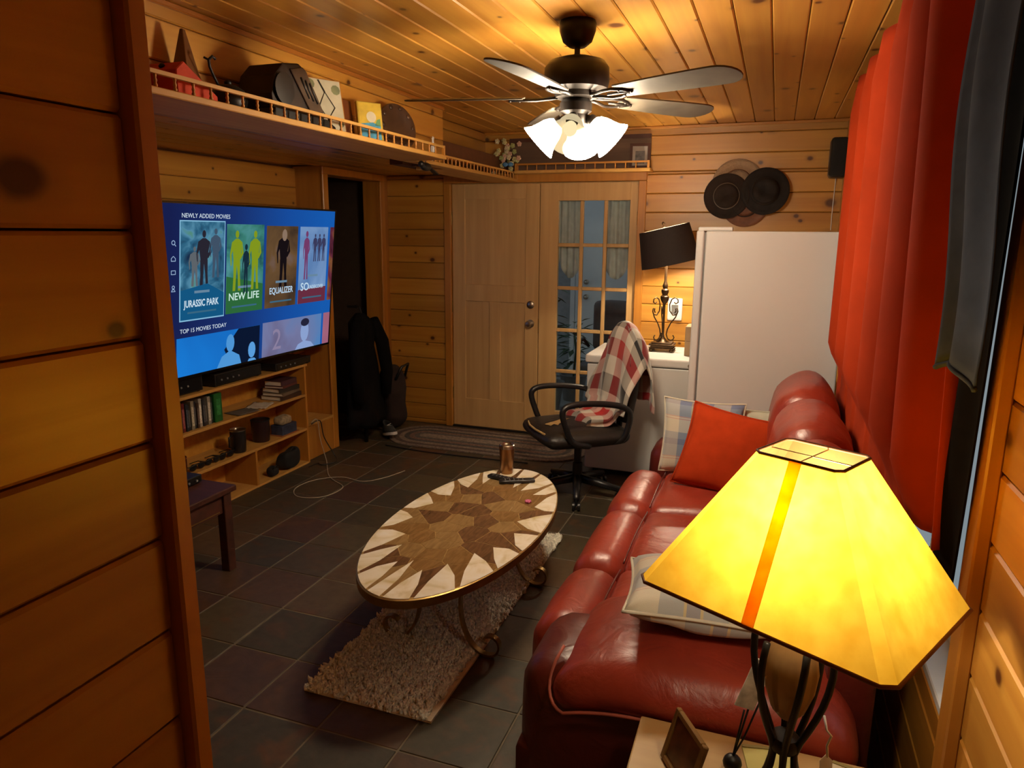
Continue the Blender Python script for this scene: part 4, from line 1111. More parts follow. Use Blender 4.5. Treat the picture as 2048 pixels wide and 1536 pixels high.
text('EQUALIZER', PX[2]+0.04, 0.425, 0.058, (0.55,0.75,0.95), bold=0.001, sx=0.80)
text('SO', PX[3]+0.025, 0.425, 0.075, (0.65,0.85,1.0), bold=0.001)
text('UNDERCOVER', PX[3]+0.115, 0.432, 0.036, (0.65,0.85,1.0), sx=0.72)
for k in range(4):
    zc = [0.480,0.484,0.494,0.517][k]
    patch([[(PX[k]+0.10,zc),(PX[k]+0.215,zc),(PX[k]+0.215,zc+0.014),(PX[k]+0.10,zc+0.014)]], (0.16,0.28,0.40), d=0.0024, name='caption_bar')
    patch([[(PX[k]+0.05,0.368),(PX[k]+0.27,0.368),(PX[k]+0.27,0.378),(PX[k]+0.05,0.378)]], (0.05,0.16,0.26), d=0.0024, name='caption_bar')
# second row
R0, R1 = 0.014, 0.235
poster(SX(3.03), SX(3.715), R0, R1, [(0.3, (0.01,0.16,0.60)), (0.7, (0.012,0.24,0.80))], 1.5, 'card')
patch([[(SX(3.46),R0),(SX(3.715),R0),(SX(3.715),R1),(SX(3.52),R1),(SX(3.40),0.12)]], (0.004,0.010,0.035), d=0.0015, name='panel')
patch([blob(SX(3.45),0.155,0.035,0.055), [(SX(3.34),R0),(SX(3.38),0.08),(SX(3.45),0.11),(SX(3.53),0.07),(SX(3.55),R0)]], (0.09,0.36,0.80))
patch([blob(SX(3.645),0.085,0.034,0.052), [(SX(3.61),R0),(SX(3.62),0.03),(SX(3.67),0.03),(SX(3.69),R0)]], (0.12,0.40,0.85))
poster(SX(3.745), SX(4.385), R0, 0.242, [(0.3, (0.16,0.13,0.24)), (0.5, (0.20,0.22,0.42)), (0.75, (0.10,0.25,0.55))], 2.2, 'card')
patch([blob(SX(4.19),0.135,0.046,0.072), [(SX(4.09),R0),(SX(4.12),0.05),(SX(4.19),0.07),(SX(4.27),0.05),(SX(4.31),R0)]], (0.30,0.42,0.75)); patch([blob(SX(4.19),0.200,0.048,0.028)], (0.02,0.02,0.05), d=0.0026)
text('2', SX(3.84), 0.05, 0.20, (0.30,0.25,0.40), d=0.0018)
poster(SX(4.41), hw-0.011, R0, 0.242, [(0.3, (0.35,0.12,0.20)), (0.7, (0.45,0.16,0.24))], 3, 'card')
# menu icons: magnifier, house, monitor, person
IX = SX(3.005)
ic = MB()
Mi = Mt @ Matrix.Translation((0, -0.0022, 0))
def ring(cx, cz, r): return [(cx+r*math.cos(2*PI*i/14), 0, cz+r*math.sin(2*PI*i/14)) for i in range(14)]
for z, kind in ((0.760,'q'),(0.675,'h'),(0.600,'m'),(0.515,'p')):
    g = MB()
    if kind == 'q': g.tube(ring(IX, z, 0.011), 0.0022, 4, closed=True, M=Mi).tube([(IX+0.008,0,z-0.008),(IX+0.017,0,z-0.018)], 0.0022, 4, M=Mi)
    if kind == 'h': g.tube([(IX-0.014,0,z-0.012),(IX-0.014,0,z+0.002),(IX,0,z+0.014),(IX+0.014,0,z+0.002),(IX+0.014,0,z-0.012)], 0.0022, 4, closed=True, M=Mi)
    if kind == 'm': g.tube([(IX-0.014,0,z-0.008),(IX-0.014,0,z+0.012),(IX+0.014,0,z+0.012),(IX+0.014,0,z-0.008)], 0.0022, 4, closed=True, M=Mi)
    if kind == 'p': g.tube(ring(IX, z+0.008, 0.008), 0.0022, 4, closed=True, M=Mi).tube([(IX-0.013,0,z-0.015),(IX-0.006,0,z-0.004),(IX+0.006,0,z-0.004),(IX+0.013,0,z-0.015)], 0.0022, 4, closed=True, M=Mi)
    g.build('menu_icon', emis('icon_%s' % kind, (0.35,0.5,0.75), SCR), scr)
mt = MB().box(-0.12, 0.12, 0.05, 0.12, 0.30, 0.68, M=Mt).box(-0.05, 0.05, 0.12, 0.26, 0.42, 0.56, M=Mt)
mt.build('wall_bracket', BLACKIRON, tv)

# ------------------------------------------------------------------ bookcase under the television
BX0, BX1, BY0, BY1 = XL+0.002, -3.105, 2.30, 4.232
bc = empty('bookcase', (-3.24, 3.27, 0), 'low pine bookcase with open shelves under the television', 'bookcase')
SH = PINE_SHELF
for (a, b, z, nm) in ((BY0, BY1+0.015, 0.735, 'top_board'), (BY0+0.02, BY1-0.018, 0.517, 'shelf'), (BY0+0.02, BY1-0.018, 0.265, 'shelf'), (BY0+0.02, BY1-0.018, 0.012, 'bottom_board')):
    MB().box(BX0, BX1+(0.004 if nm == 'top_board' else 0), a, b, z-0.018, z).build(nm, SH, bc, bevel=0.002)
for y in (BY0, BY1-0.018): MB().box(BX0, BX1, y, y+0.018, 0.0, 0.717).build('side_panel', PINE_TRIM, bc, bevel=0.002)
MB().box(BX0, BX1-0.003, 3.655, 3.673, 0.012, 0.247).build('divider', PINE_TRIM, bc)
MB().box(BX0, BX0+0.006, BY0+0.018, BY1-0.018, 0.012, 0.717).build('back_panel', PINE, bc)
# boxes on top
def device(name, x0, x1, y0, y1, z0, z1, label, mat=BLACKPL, group=None):
    e = empty(name, ((x0+x1)/2, (y0+y1)/2, z0), label, 'device', group)
    MB().box(x0, x1, y0, y1, z0+0.006, z1).build('case', mat, e, bevel=0.004, seg=2)
    MB().box(x1, x1+0.003, y0+0.012, y1-0.012, z0+0.012, z1-0.008).build('front_panel', BLACKGL, e, bevel=0.001)
    k = MB()
    for i in range(4): k.lathe([(0.006,0),(0.006,0.005),(0.001,0.006)], 10, place((x1+0.003, y0+0.05+i*0.05, (z0+z1)/2), R(90), R(90)))
    k.build('buttons', GREYPL, e)
    for a in (x0+0.02, x1-0.02):
        for b in (y0+0.02, y1-0.02): MB().lathe([(0.01,z0),(0.01,z0+0.006)], 8, Matrix.Translation((a,b,0))).build('foot', BLACKPL, e)
    return e
device('speaker_box', -3.36, -3.13, 2.95, 3.27, 0.735, 0.835, 'wide black box on the bookcase at the near end under the television')
device('receiver', -3.36, -3.12, 3.36, 3.78, 0.735, 0.815, 'black receiver with buttons on the bookcase under the television')
device('disc_player', -3.34, -3.10, 3.90, 4.29, 0.735, 0.790, 'flat black disc player at the far end of the bookcase top')
# film cases on the upper shelf
CASES = [(0.012,0.012,0.014),(0.03,0.03,0.035),(0.02,0.01,0.012),(0.10,0.012,0.012),(0.012,0.02,0.03),(0.02,0.02,0.02),(0.20,0.18,0.13),(0.015,0.015,0.02),(0.05,0.03,0.02),(0.28,0.26,0.22),(0.02,0.02,0.025),(0.04,0.035,0.03),(0.24,0.22,0.18),(0.02,0.025,0.02)]
NAMES = ['black','charcoal','dark plum','crimson spined','navy','dull black','tan spined','ink black','brown','ivory spined','slate','grey brown','bone white','bottle black']
y = 3.035
for k, c in enumerate(CASES):
    w = 0.020 if k % 3 else 0.026
    h = 0.172 - 0.010*(k % 3)
    e = empty('film_case', (-3.20, y+w/2, 0.517), '%s film case, %s in the row on the upper shelf' % (NAMES[k], ['first','second','third','fourth','fifth','sixth','seventh','eighth','ninth','tenth','eleventh','twelfth','thirteenth','fourteenth'][k]), 'film case', 'film cases in the bookcase')
    MB().box(-3.275, -3.135-0.006*(k % 2), y, y+w-0.002, 0.517, 0.517+h).build('case', simple('case_%d' % k, c, 0.35), e, bevel=0.0015)
    MB().box(-3.1352-0.006*(k % 2), -3.1345-0.006*(k % 2), y+0.004, y+w-0.006, 0.54, 0.517+h*0.8).build('spine_print', simple('spine_%d' % k, tuple(min(1, q*2.2+0.05) for q in c), 0.5, var=0.5, scale=120), e)
    y += w
e = empty('green_binder', (-3.2, y+0.035, 0.517), 'green plastic case at the end of the film row', 'case')
MB().box(-3.28, -3.13, y+0.004, y+0.07, 0.517, 0.695).build('case', simple('green_plastic', (0.012,0.11,0.022), 0.3), e, bevel=0.003)
MB().box(-3.1302, -3.1294, y+0.02, y+0.055, 0.56, 0.66).build('label_strip', simple('green_label', (0.03,0.2,0.05), 0.5, var=0.4, scale=60), e)
# books stacked flat
z = 0.517
BK = [((0.045,0.02,0.012),0.030,0,'bottom maroon book'), ((0.16,0.12,0.08),0.022,6,'second tan edged book'), ((0.03,0.025,0.02),0.030,-4,'third charcoal book'), ((0.12,0.035,0.03),0.016,9,'fourth brick red book'), ((0.05,0.02,0.03),0.034,3,'topmost dark plum book')]
for k, (c, h, a, lb) in enumerate(BK):
    Mk = place((-3.205, 4.075, z), R(a))
    e = empty('book', (-3.205, 4.075, z), lb+' of the stack at the far end of the shelf', 'book', 'books stacked in the bookcase', rz=R(a))
    sx, sy = 0.085-0.004*k, 0.115-0.006*k
    MB().box(-sx, sx, -sy, sy, 0, 0.003, M=Mk).box(-sx, sx, -sy, sy, h-0.003, h, M=Mk).box(sx-0.003, sx, -sy, sy, 0.003, h-0.003, M=Mk).build('cover', simple('book_cover_%d' % k, c, 0.55), e)
    MB().box(-sx+0.004, sx-0.003, -sy+0.004, sy-0.004, 0.003, h-0.003, M=Mk).build('pages', PAPER, e)
    z += h
for k, (x, yy, a, c, lb) in enumerate(((-3.17, 3.80, 20, (0.55,0.50,0.42), 'crumpled pale papers on the upper shelf'), (-3.16, 3.62, -10, (0.12,0.10,0.08), 'dark flat envelope on the upper shelf'))):
    mm = MB().grid(lambda u, v, k=k: Vector(((u-0.5)*0.14, (v-0.5)*0.17, 0.003+0.012*abs(noise.noise(Vector((u*5+k*7, v*5, 0)))) if k == 0 else 0.003+0.003*u)), 10, 10, M=place((x, yy, 0.517), R(a)))
    tag(mm.build('papers', simple('papers_%d' % k, c, 0.8), None, smooth=True, solid=0.002), lb, 'papers')
def mug(name, x, y, z, r, h, mat, label, handle=True, cat='mug', cap=None):
    e = empty(name, (x, y, z), label, cat)
    T_ = Matrix.Translation((x, y, z))
    MB().lathe([(r*0.88,0),(r*0.92,0.004),(r,h*0.5),(r,h),(r*0.92,h),(r*0.9,h*0.2),(0.001,h*0.15)], 22, T_).build('body', mat, e, smooth=True, angle=40)
    MB().lathe([(r*1.01,h-0.008),(r*1.04,h),(r*0.92,h+0.003),(r*0.9,h-0.004)], 22, T_).build('rim', cap or CHROME, e, smooth=True, angle=40)
    if handle: MB().tube([(x+0.0, y-r, z+h*0.82), (x, y-r-0.030, z+h*0.75), (x, y-r-0.032, z+h*0.35), (x, y-r, z+h*0.22)], 0.006, 8).build('handle', mat, e, smooth=True)
    return e
mug('travel_mug', -3.17, 3.575, 0.265, 0.050, 0.150, simple('black_mug', (0.012,0.010,0.010), 0.3), 'black mug with steel rim and handle on the middle shelf')
mug('wide_mug', -3.20, 3.83, 0.265, 0.062, 0.150, simple('maroon_mug', (0.022,0.008,0.009), 0.35), 'wide dark maroon mug right of the black mug', handle=False, cat='mug', cap=BLACKPL)
mug('red_jar', -3.16, 3.07, 0.265, 0.042, 0.110, simple('red_glass', (0.09,0.012,0.010), 0.15), 'dark red glass jar at the near end of the middle shelf', handle=False, cat='jar', cap=simple('red_rim', (0.12,0.02,0.015), 0.3))
bk = empty('trinket_box', (-3.17, 4.05, 0.265), 'small blue and cream trinket box beside the maroon mug', 'box')
MB().box(-3.23, -3.13, 3.97, 4.13, 0.265, 0.335).build('carton', simple('navy_card', (0.03,0.04,0.08), 0.5, var=0.5, scale=30), bk, bevel=0.003)
MB().rbox(-3.22, -3.14, 3.98, 4.10, 0.335, 0.395, 0.02, n=5, wob=0.01).build('cloth', simple('cream_cloth', (0.30,0.24,0.15), 0.9, var=0.4, scale=40), bk, smooth=True)
MB().box(-3.225, -3.12, 3.95, 4.145, 0.2652, 0.269).build('mat_card', simple('orange_card', (0.32,0.10,0.03), 0.7), bk)
def sunglasses(y, label, s=1.0):
    e = empty('sunglasses', (-3.15, y, 0.265), label, 'sunglasses', 'sunglasses on the shelf')
    for d in (-0.033, 0.033): MB().sphere((-3.145, y+d*s, 0.265+0.022), 0.028*s, 14, 8, (0.25,1.05,0.75)).build('lens', BLACKGL, e, smooth=True)
    MB().tube([(-3.141, y-0.066*s, 0.298), (-3.138, y-0.03, 0.305), (-3.138, y+0.03, 0.305), (-3.141, y+0.066*s, 0.298)], 0.004, 6).build('frame', BLACKPL, e, smooth=True)
    for d in (-0.066, 0.066): MB().tube([(-3.142, y+d*s, 0.297), (-3.20, y+d*s*0.95, 0.295), (-3.26, y+d*s*0.85, 0.272)], 0.003, 6).build('temple', BLACKPL, e, smooth=True)
sunglasses(3.19, 'black sunglasses nearest the red jar on the middle shelf')
sunglasses(3.315, 'black sunglasses in the middle of the row on the shelf')
sunglasses(3.435, 'black sunglasses closest to the black mug', 1.08)
def pouch(name, x, y, z, s, seed, label, cat):
    m = MB().rbox(x-0.05*s, x+0.05*s, y-0.075*s, y+0.075*s, z, z+0.10*s, 0.04*s, n=8, wob=0.028*s, seed=seed)
    e = empty(name, (x, y, z), label, cat)
    zmin = min(v.z for v in m.v)
    for i, v in enumerate(m.v): v.z += z-zmin
    m.build('body', simple('black_cloth_%d' % seed, (0.010,0.009,0.009), 0.9), e, smooth=True)
    MB().tube([(x+0.03*s, y-0.05*s, z+0.09*s), (x+0.05*s, y-0.01, z+0.13*s), (x+0.03*s, y+0.05*s, z+0.09*s)], 0.004, 6).build('strap', BLACKPL, e, smooth=True)
pouch('gloves', -3.16, 4.045, 0.012, 1.25, 3, 'crumpled black gloves on the bottom shelf', 'gloves')
pouch('pouch', -3.14, 3.86, 0.012, 0.62, 8, 'little black pouch beside the gloves on the bottom shelf', 'pouch')
# low pine crate beyond the bookcase, cords
wbx = empty('pine_crate', (-3.25, 4.42, 0), 'low plain pine crate standing past the bookcase', 'crate')
MB().box(-3.37, -3.135, 4.262, 4.590, 0.0, 0.255).build('carcass', PINE_TRIM, wbx, bevel=0.003)
MB().box(-3.372, -3.130, 4.258, 4.594, 0.255, 0.272).build('lid', PINE_SHELF, wbx, bevel=0.002)
def cord(name, pts, r, mat, label):
    # smooth the polyline (Catmull-Rom)
    P = [Vector(p) for p in pts]; out = []
    for i in range(len(P)-1):
        p0, p1, p2, p3 = P[max(i-1,0)], P[i], P[i+1], P[min(i+2, len(P)-1)]
        for k in range(6):
            t = k/6
            out.append(0.5*((2*p1)+(p2-p0)*t+(2*p0-5*p1+4*p2-p3)*t*t+(3*p1-p0-3*p2+p3)*t**3))
    out.append(P[-1])
    return tag(MB().tube(out, r, 6).build(name, mat, None, smooth=True), label, 'cord')
CORDW = simple('ivory_cord', (0.40,0.34,0.25), 0.5)
cord('charging_cord', [(-3.09,4.245,0.30),(-3.07,4.29,0.31),(-3.05,4.29,0.16),(-3.00,4.28,0.012),(-2.83,4.05,0.004),(-2.72,3.95,0.004),(-2.58,3.85,0.004),(-2.60,3.66,0.004),(-2.75,3.60,0.004),(-2.86,3.72,0.004),(-2.84,3.90,0.004),(-2.70,4.02,0.005),(-2.52,4.00,0.004),(-2.42,4.12,0.004),(-2.36,4.30,0.004)], 0.003, CORDW, 'ivory charging cord looped on the slate floor')
cord('power_cord', [(-3.095,4.25,0.285),(-3.06,4.31,0.30),(-3.045,4.33,0.17),(-2.99,4.37,0.03),(-2.93,4.30,0.005),(-2.98,4.20,0.005),(-3.03,4.22,0.005),(-3.04,4.12,0.005)], 0.004, BLACKPL, 'black power cord hanging beside the pine crate')
cord('floor_cable', [(-2.80,4.80,0.006),(-2.45,4.755,0.006),(-2.0,4.76,0.006),(-1.6,4.78,0.006)], 0.005, BLACKPL, 'black cable along the edge of the braided mat')

# small dark table at the left with a box on it
sd = empty('side_table', (-2.72, 2.42, 0), 'small dark wooden side table at the left edge', 'table')
MB().box(-3.02, -2.425, 2.13, 2.70, 0.405, 0.435).build('table_top', DARKWOOD, sd, bevel=0.006, seg=2)
for x in (-2.99, -2.485):
    for yy in (2.16, 2.62): MB().box(x, x+0.05, yy, yy+0.05, 0, 0.405).build('leg', DARKWOOD, sd, bevel=0.003)
for b in ((-2.95,-2.475,2.625,2.645),(-2.95,-2.475,2.185,2.205)): MB().box(b[0], b[1], b[2], b[3], 0.31, 0.405).build('apron', DARKWOOD, sd)
MB().box(-2.47, -2.45, 2.205, 2.62, 0.31, 0.405).build('apron', DARKWOOD, sd)
MB().box(-2.4505, -2.4485, 2.25, 2.60, 0.318, 0.324).build('inlay', BRASS, sd)
device('media_box', -2.80, -2.60, 2.42, 2.66, 0.435, 0.48, 'flat black media box on the small dark side table')

# ------------------------------------------------------------------ coat, shoe and mat by the door
ctm = simple('black_wool', (0.005, 0.0045, 0.0045), 0.95, var=0.3, spec=0.1)
def coat(u, v):
    a = 2*PI*u
    rr = 0.10+0.07*v+0.03*math.sin(a*4+v*3)+0.02*noise.noise(Vector((math.cos(a)*2, math.sin(a)*2, v*4)))
    if v < 0.08: rr *= 0.35+0.65*v/0.08
    return Vector((-3.02+0.55*rr*math.cos(a), 4.84+rr*1.25*math.sin(a)+0.05*v, 1.04-0.90*v))
co = empty('coat', (-3.03, 4.85, 0.10), 'long black coat hanging at the dark doorway', 'coat')
MB().grid(coat, 40, 26, uv=False).build('cloth', ctm, co, smooth=True, solid=0.008, merge=True)
sl = MB()
for s in (-1, 1): sl.tube([(-2.97, 4.84+0.10*s, 0.98), (-2.94, 4.84+0.19*s, 0.80), (-2.93, 4.86+0.22*s, 0.55), (-2.94, 4.87+0.20*s, 0.36)], [0.05,0.055,0.05,0.042], 12)
for i, s in enumerate((-1, 1)):
    MB().tube([(-2.97, 4.84+0.10*s, 0.98), (-2.94, 4.84+0.19*s, 0.80), (-2.93, 4.86+0.22*s, 0.55), (-2.94, 4.87+0.20*s, 0.36)], [0.05,0.055,0.05,0.042], 12).build('sleeve', ctm, co, smooth=True)
MB().tube([(-3.0, 4.84, 1.02),(-3.02, 4.84, 1.09),(-3.06, 4.84, 1.10)], 0.006, 6).build('hanger_hook', BLACKIRON, co, smooth=True)
for b in ((-3.13,-3.04,4.835,4.845),): MB().box(*b, 1.08, 1.10).build('peg', BLACKIRON, co)
MB().tube([(-3.0, 4.84, 0.0),(-3.0, 4.84, 0.5),(-3.0, 4.84, 1.0)], 0.016, 10).build('stand_pole', BLACKIRON, co, smooth=True)
bagm = MB().rbox(-3.10, -2.90, 5.165, 5.40, 0.0, 0.52, 0.10, (0.02,0.02,0.02), 10, wob=0.05, seed=4)
zmin = min(v.z for v in bagm.v)
for v in bagm.v: v.z -= zmin-0.001
bg = empty('duffel_bag', (-3.0, 5.18, 0), 'dark brown duffel bag slumped in the dark doorway', 'bag')
bagm.build('body', simple('dark_canvas', (0.020,0.010,0.008), 0.95), bg, smooth=True)
MB().tube([(-2.92,5.20,0.45),(-2.87,5.22,0.56),(-2.87,5.33,0.57),(-2.92,5.36,0.45)], 0.012, 8).build('handle', BLACKPL, bg, smooth=True)
she = empty('sneaker', (-2.87, 4.99, 0), 'dark sneaker with a white sole tipped up by the mat', 'shoe')
Ms_ = place((-2.87, 4.99, 0.0), R(-40), R(0), R(-14))
def shoe_outline(k=1.0): return [(0.13*k*math.cos(t)*(1), (0.045+0.010*math.cos(t))*k*math.sin(t)) for t in [2*PI*i/22 for i in range(22)]]
MB().prism(shoe_outline(), 0.030, 0.055, Ms_).build('sole', WHITEPL, she, bevel=0.004)
up = MB()
def upper(u, v):
    a = 2*PI*u; x = 0.125*math.cos(a)*(1-0.45*v) - 0.030*v; yy = (0.043+0.010*math.cos(a))*math.sin(a)*(1-0.35*v)
    return Ms_ @ Vector((x, yy, 0.055+0.075*v*(1-0.35*math.cos(a))))
up.grid(upper, 22, 6, uv=False).build('upper', simple('sneaker_cloth', (0.03,0.028,0.028), 0.9), she, smooth=True, solid=0.004, merge=True)
MB().tube([Ms_ @ Vector(p) for p in ((0.05,-0.02,0.09),(0.03,0.02,0.105),(0.015,-0.02,0.11),(0.0,0.02,0.12))], 0.003, 6).build('laces', WHITEPL, she, smooth=True)
mat_ = empty('braided_mat', (-2.0, 5.15, 0), 'oval braided mat in brown and grey bands before the door', 'mat')
BANDS = [(0.16,0.12,0.09),(0.075,0.05,0.04),(0.20,0.15,0.11),(0.06,0.055,0.05),(0.17,0.10,0.07),(0.09,0.08,0.07),(0.22,0.17,0.13)]
MX0, MX1, MY0, MY1 = -2.93, -1.25, 4.86, 5.46
def stadium(k):  # k: inset
    w, h = MX1-MX0-2*k, MY1-MY0-2*k
    r = h/2; pts = []
    for i in range(21): a = -PI/2+PI*i/20; pts.append((MX1-k-r+r*math.cos(a), (MY0+MY1)/2+r*math.sin(a)))
    for i in range(21): a = PI/2+PI*i/20; pts.append((MX0+k+r+r*math.cos(a), (MY0+MY1)/2+r*math.sin(a)))
    return pts
for k in range(7):
    a, b = stadium(0.042*k), stadium(0.042*(k+1)-0.001) if k < 6 else None
    mm = simple('braid_%d' % k, BANDS[k], 0.95, var=0.4, scale=60, bump=0.5, bscale=120)
    if b is None: MB().prism(a, 0.001, 0.010).build('braid', mm, mat_)
    else:
        n = len(a)
        vs = [(p[0],p[1],0.001) for p in a]+[(p[0],p[1],0.009) for p in a]+[((p[0]+q[0])/2,(p[1]+q[1])/2,0.012) for p, q in zip(a,b)]+[(p[0],p[1],0.009) for p in b]+[(p[0],p[1],0.001) for p in b]
        fs = [(j*n+i, j*n+(i+1) % n, ((j+1) % 5)*n+(i+1) % n, ((j+1) % 5)*n+i) for j in range(5) for i in range(n)]
        MB().add(vs, fs).build('braid', mm, mat_, smooth=True, angle=60)

# ------------------------------------------------------------------ office chair with the plaid blanket
OX, OY = -1.10, 4.30
CA = R(218)           # the way the chair faces
oc = empty('office_chair', (OX, OY, 0), 'black office chair with a torn seat facing the television', 'chair')
Mo = place((OX, OY, 0), CA-PI/2*0)   # local +x = forward
VINYLB = simple('cracked_black_vinyl', (0.016, 0.013, 0.011), 0.45, bump=0.3, bscale=30)
seat = MB()
def seatf(u, v):
    pass
st = MB().rbox(-0.24, 0.29, -0.25, 0.25, 0.395, 0.475, 0.04, (0.03,0.02,0.03), 14, M=Mo)
so_ = st.build('seat', VINYLB, oc, smooth=True)
FOAM = simple('bare_yellow_foam', (0.42, 0.27, 0.10), 0.95, var=0.25, scale=30)
def tear(pts, nm='torn_foam', r=0.007): MB().tube([Mo @ Vector((p[0], p[1], p[2])) for p in pts], r, 6).build(nm, FOAM, so_, smooth=True)
tear([(0.285,-0.16,0.47),(0.310,-0.06,0.475),(0.312,0.05,0.475),(0.29,0.16,0.47)])
tear([(0.285,-0.16,0.47),(0.24,-0.20,0.474),(0.17,-0.235,0.468)])
m = MB()
tp = [(0.24,0.02),(0.22,0.075),(0.195,0.04),(0.175,0.085),(0.15,0.05),(0.12,0.06),(0.09,0.0),(0.05,-0.03),(0.10,-0.035),(0.15,-0.01),(0.17,0.0),(0.20,0.005)]
def seat_top(x, y): 
    fx = max(0, 1-((x-0.025)/0.265)**2); fy = max(0, 1-(y/0.25)**2)
    return 0.475+0.03*math.sqrt(fx*fy)+0.004
m.add([Mo @ Vector((x, y, seat_top(x, y))) for x, y in tp] + [Mo @ Vector((0.15, 0.02, seat_top(0.15, 0.02)+0.001))], [(i, (i+1) % len(tp), len(tp)) for i in range(len(tp))])
m.build('torn_patch', FOAM, so_)
for s in (-1, 1):
    y0 = 0.275*s
    pts = [(0.02,y0*0.75,0.40),(0.06,y0,0.41),(0.155,y0,0.44),(0.20,y0,0.53),(0.225,y0,0.615),(0.21,y0,0.655),(0.15,y0,0.672),(0.05,y0,0.672),(-0.06,y0,0.662),(-0.16,y0,0.640),(-0.215,y0,0.600),(-0.215,y0*0.98,0.52),(-0.18,y0*0.95,0.43),(-0.10,y0*0.75,0.40)]
    P = [Vector(p) for p in pts]; out = []
    for i in range(len(P)-1):
        p0, p1, p2, p3 = P[max(i-1,0)], P[i], P[i+1], P[min(i+2,len(P)-1)]
        for k in range(5):
            t = k/5; out.append(0.5*((2*p1)+(p2-p0)*t+(2*p0-5*p1+4*p2-p3)*t*t+(3*p1-p0-3*p2+p3)*t**3))
    out.append(P[-1])
    MB().tube(out, 0.019, 10, M=Mo).build('armrest', BLACKPL, oc, smooth=True)
Mback = Mo @ Matrix.Translation((-0.235, 0, 0.50)) @ Matrix.Rotation(R(-10), 4, 'Y')
bkm = MB().rbox(-0.035, 0.035, -0.215, 0.215, 0.02, 0.55, 0.03, (0.015,0.0,0.02), 12)
for i, v in enumerate(bkm.v):
    v.y *= 1-0.42*max(0, (v.z-0.22)/0.35)**2
    bkm.v[i] = Mback @ v
bkm.build('backrest', VINYLB, oc, smooth=True)
MB().box(-0.07, 0.10, -0.10, 0.10, 0.36, 0.40, M=Mo).build('mechanism', BLACKIRON, oc, bevel=0.006)
MB().tube([(-0.05,0,0.38),(-0.22,0,0.37),(-0.285,0,0.43),(-0.30,0,0.62)], 0, flat=(0.03,0.006,(0,1,0)), M=Mo).build('back_bar', BLACKIRON, oc)
MB().lathe([(0.032,0.09),(0.032,0.22),(0.024,0.225),(0.024,0.37)], 16, Mo).build('gas_column', BLACKPL, oc, smooth=True, angle=40)
MB().tube([(0.02,-0.09,0.38),(0.03,-0.20,0.37),(0.03,-0.26,0.36)], 0.006, 8, M=Mo).build('lever', BLACKPL, oc, smooth=True)
for k in range(5):
    a = R(66+72*k)
    d = Vector((math.cos(a), math.sin(a), 0))
    lg = MB().tube([d*0.02+Vector((0,0,0.115)), d*0.14+Vector((0,0,0.100)), d*0.29+Vector((0,0,0.075))], [0.030,0.026,0.018], 10, M=Mo).build('base_arm', BLACKPL, oc, smooth=True)
    w = MB()
    c = d*0.285+Vector((0,0,0.028))
    for q in (-0.016, 0.016): w.lathe([(0.012,-0.009),(0.027,-0.008),(0.028,0.0),(0.027,0.008),(0.012,0.009)], 16, Mo @ Matrix.Translation(c) @ Matrix.Rotation(a+0.6*k, 4, 'Z') @ Matrix.Translation((0,q,0)) @ Matrix.Rotation(PI/2, 4, 'X'))
    w.tube([c+Vector((0,0,0.0)), c+Vector((0,0,0.05))], 0.008, 8, M=Mo)
    w.build('caster', BLACKPL, lg, smooth=True, angle=40)
# blanket thrown over the backrest: from the seat, up the front, over the top and down behind
Wc, Rc, Kc = (0.62,0.58,0.50), (0.42,0.02,0.02), (0.018,0.018,0.02)
PLAIDR = plaid('red_black_white_check', [(1,Wc),(1,Rc),(1,Wc),(1,Kc)], [(1,Wc),(1,Kc),(1,Wc),(1,Rc)], 2.1, 3.9)
prof = [(0.02,0.42),(0.015,0.47),(-0.01,0.525),(-0.07,0.530),(-0.14,0.540),(-0.175,0.60),(-0.190,0.70),(-0.205,0.80),(-0.222,0.90),(-0.240,1.00),(-0.258,1.07),(-0.285,1.115),(-0.325,1.12),(-0.365,1.085),(-0.395,1.00),(-0.41,0.90),(-0.42,0.80),(-0.425,0.70),(-0.42,0.62)]
prof = [Vector((p[0], 0, p[1])) for p in prof]
def crv(t):
    f = t*(len(prof)-1); i = min(int(f), len(prof)-2); k = f-i
    p0, p1, p2, p3 = prof[max(i-1,0)], prof[i], prof[i+1], prof[min(i+2,len(prof)-1)]
    return 0.5*((2*p1)+(p2-p0)*k+(2*p0-5*p1+4*p2-p3)*k*k+(3*p1-p0-3*p2+p3)*k**3)
def blanket(u, v):
    p = crv(v)
    s = 2*u-1
    top = math.exp(-((v-0.62)/0.20)**2)
    w = 0.245+0.05*(1-top)
    if v < 0.30: w = 0.24-0.10*(0.30-v)/0.30
    if v > 0.62: w = min(w, 0.20)
    y = s*w + 0.05*(v-0.5)
    # edges slide down the sides of the backrest
    drop = (0.20*abs(s)**2.4)*top + 0.05*abs(s)**3
    fold = 0.020*(1-0.75*top)*math.sin(s*7+v*5) + 0.012*noise.noise(Vector((s*3, v*9, 2)))
    out = Vector((0.9 if v < 0.62 else -0.9, 0, 0.3))
    q = p + Vector((0, y, -drop)) + out*fold
    if v < 0.3: q.z += abs(fold)*0.8
    # wrap round the sides
    q.x -= (0.05*abs(s)**2)*top if v < 0.62 else -(0.05*abs(s)**2)*top
    return Mo @ q
bl = empty('plaid_blanket', (OX+0.22, OY+0.06, 0.45), 'red black and white check blanket draped over the office chair back', 'blanket')
MB().grid(blanket, 44, 90).build('cloth', PLAIDR, bl, smooth=True, solid=0.006)
fm = MB()
for i in range(45):
    p = blanket(i/44, 0.0); fm.tube([p, p+Vector((0.003*math.sin(i*2.1), 0, -0.022))], 0.0022, 4)
tag(fm.build('fringe', simple('cream_fringe', Wc, 0.9), bl), kind='stuff')

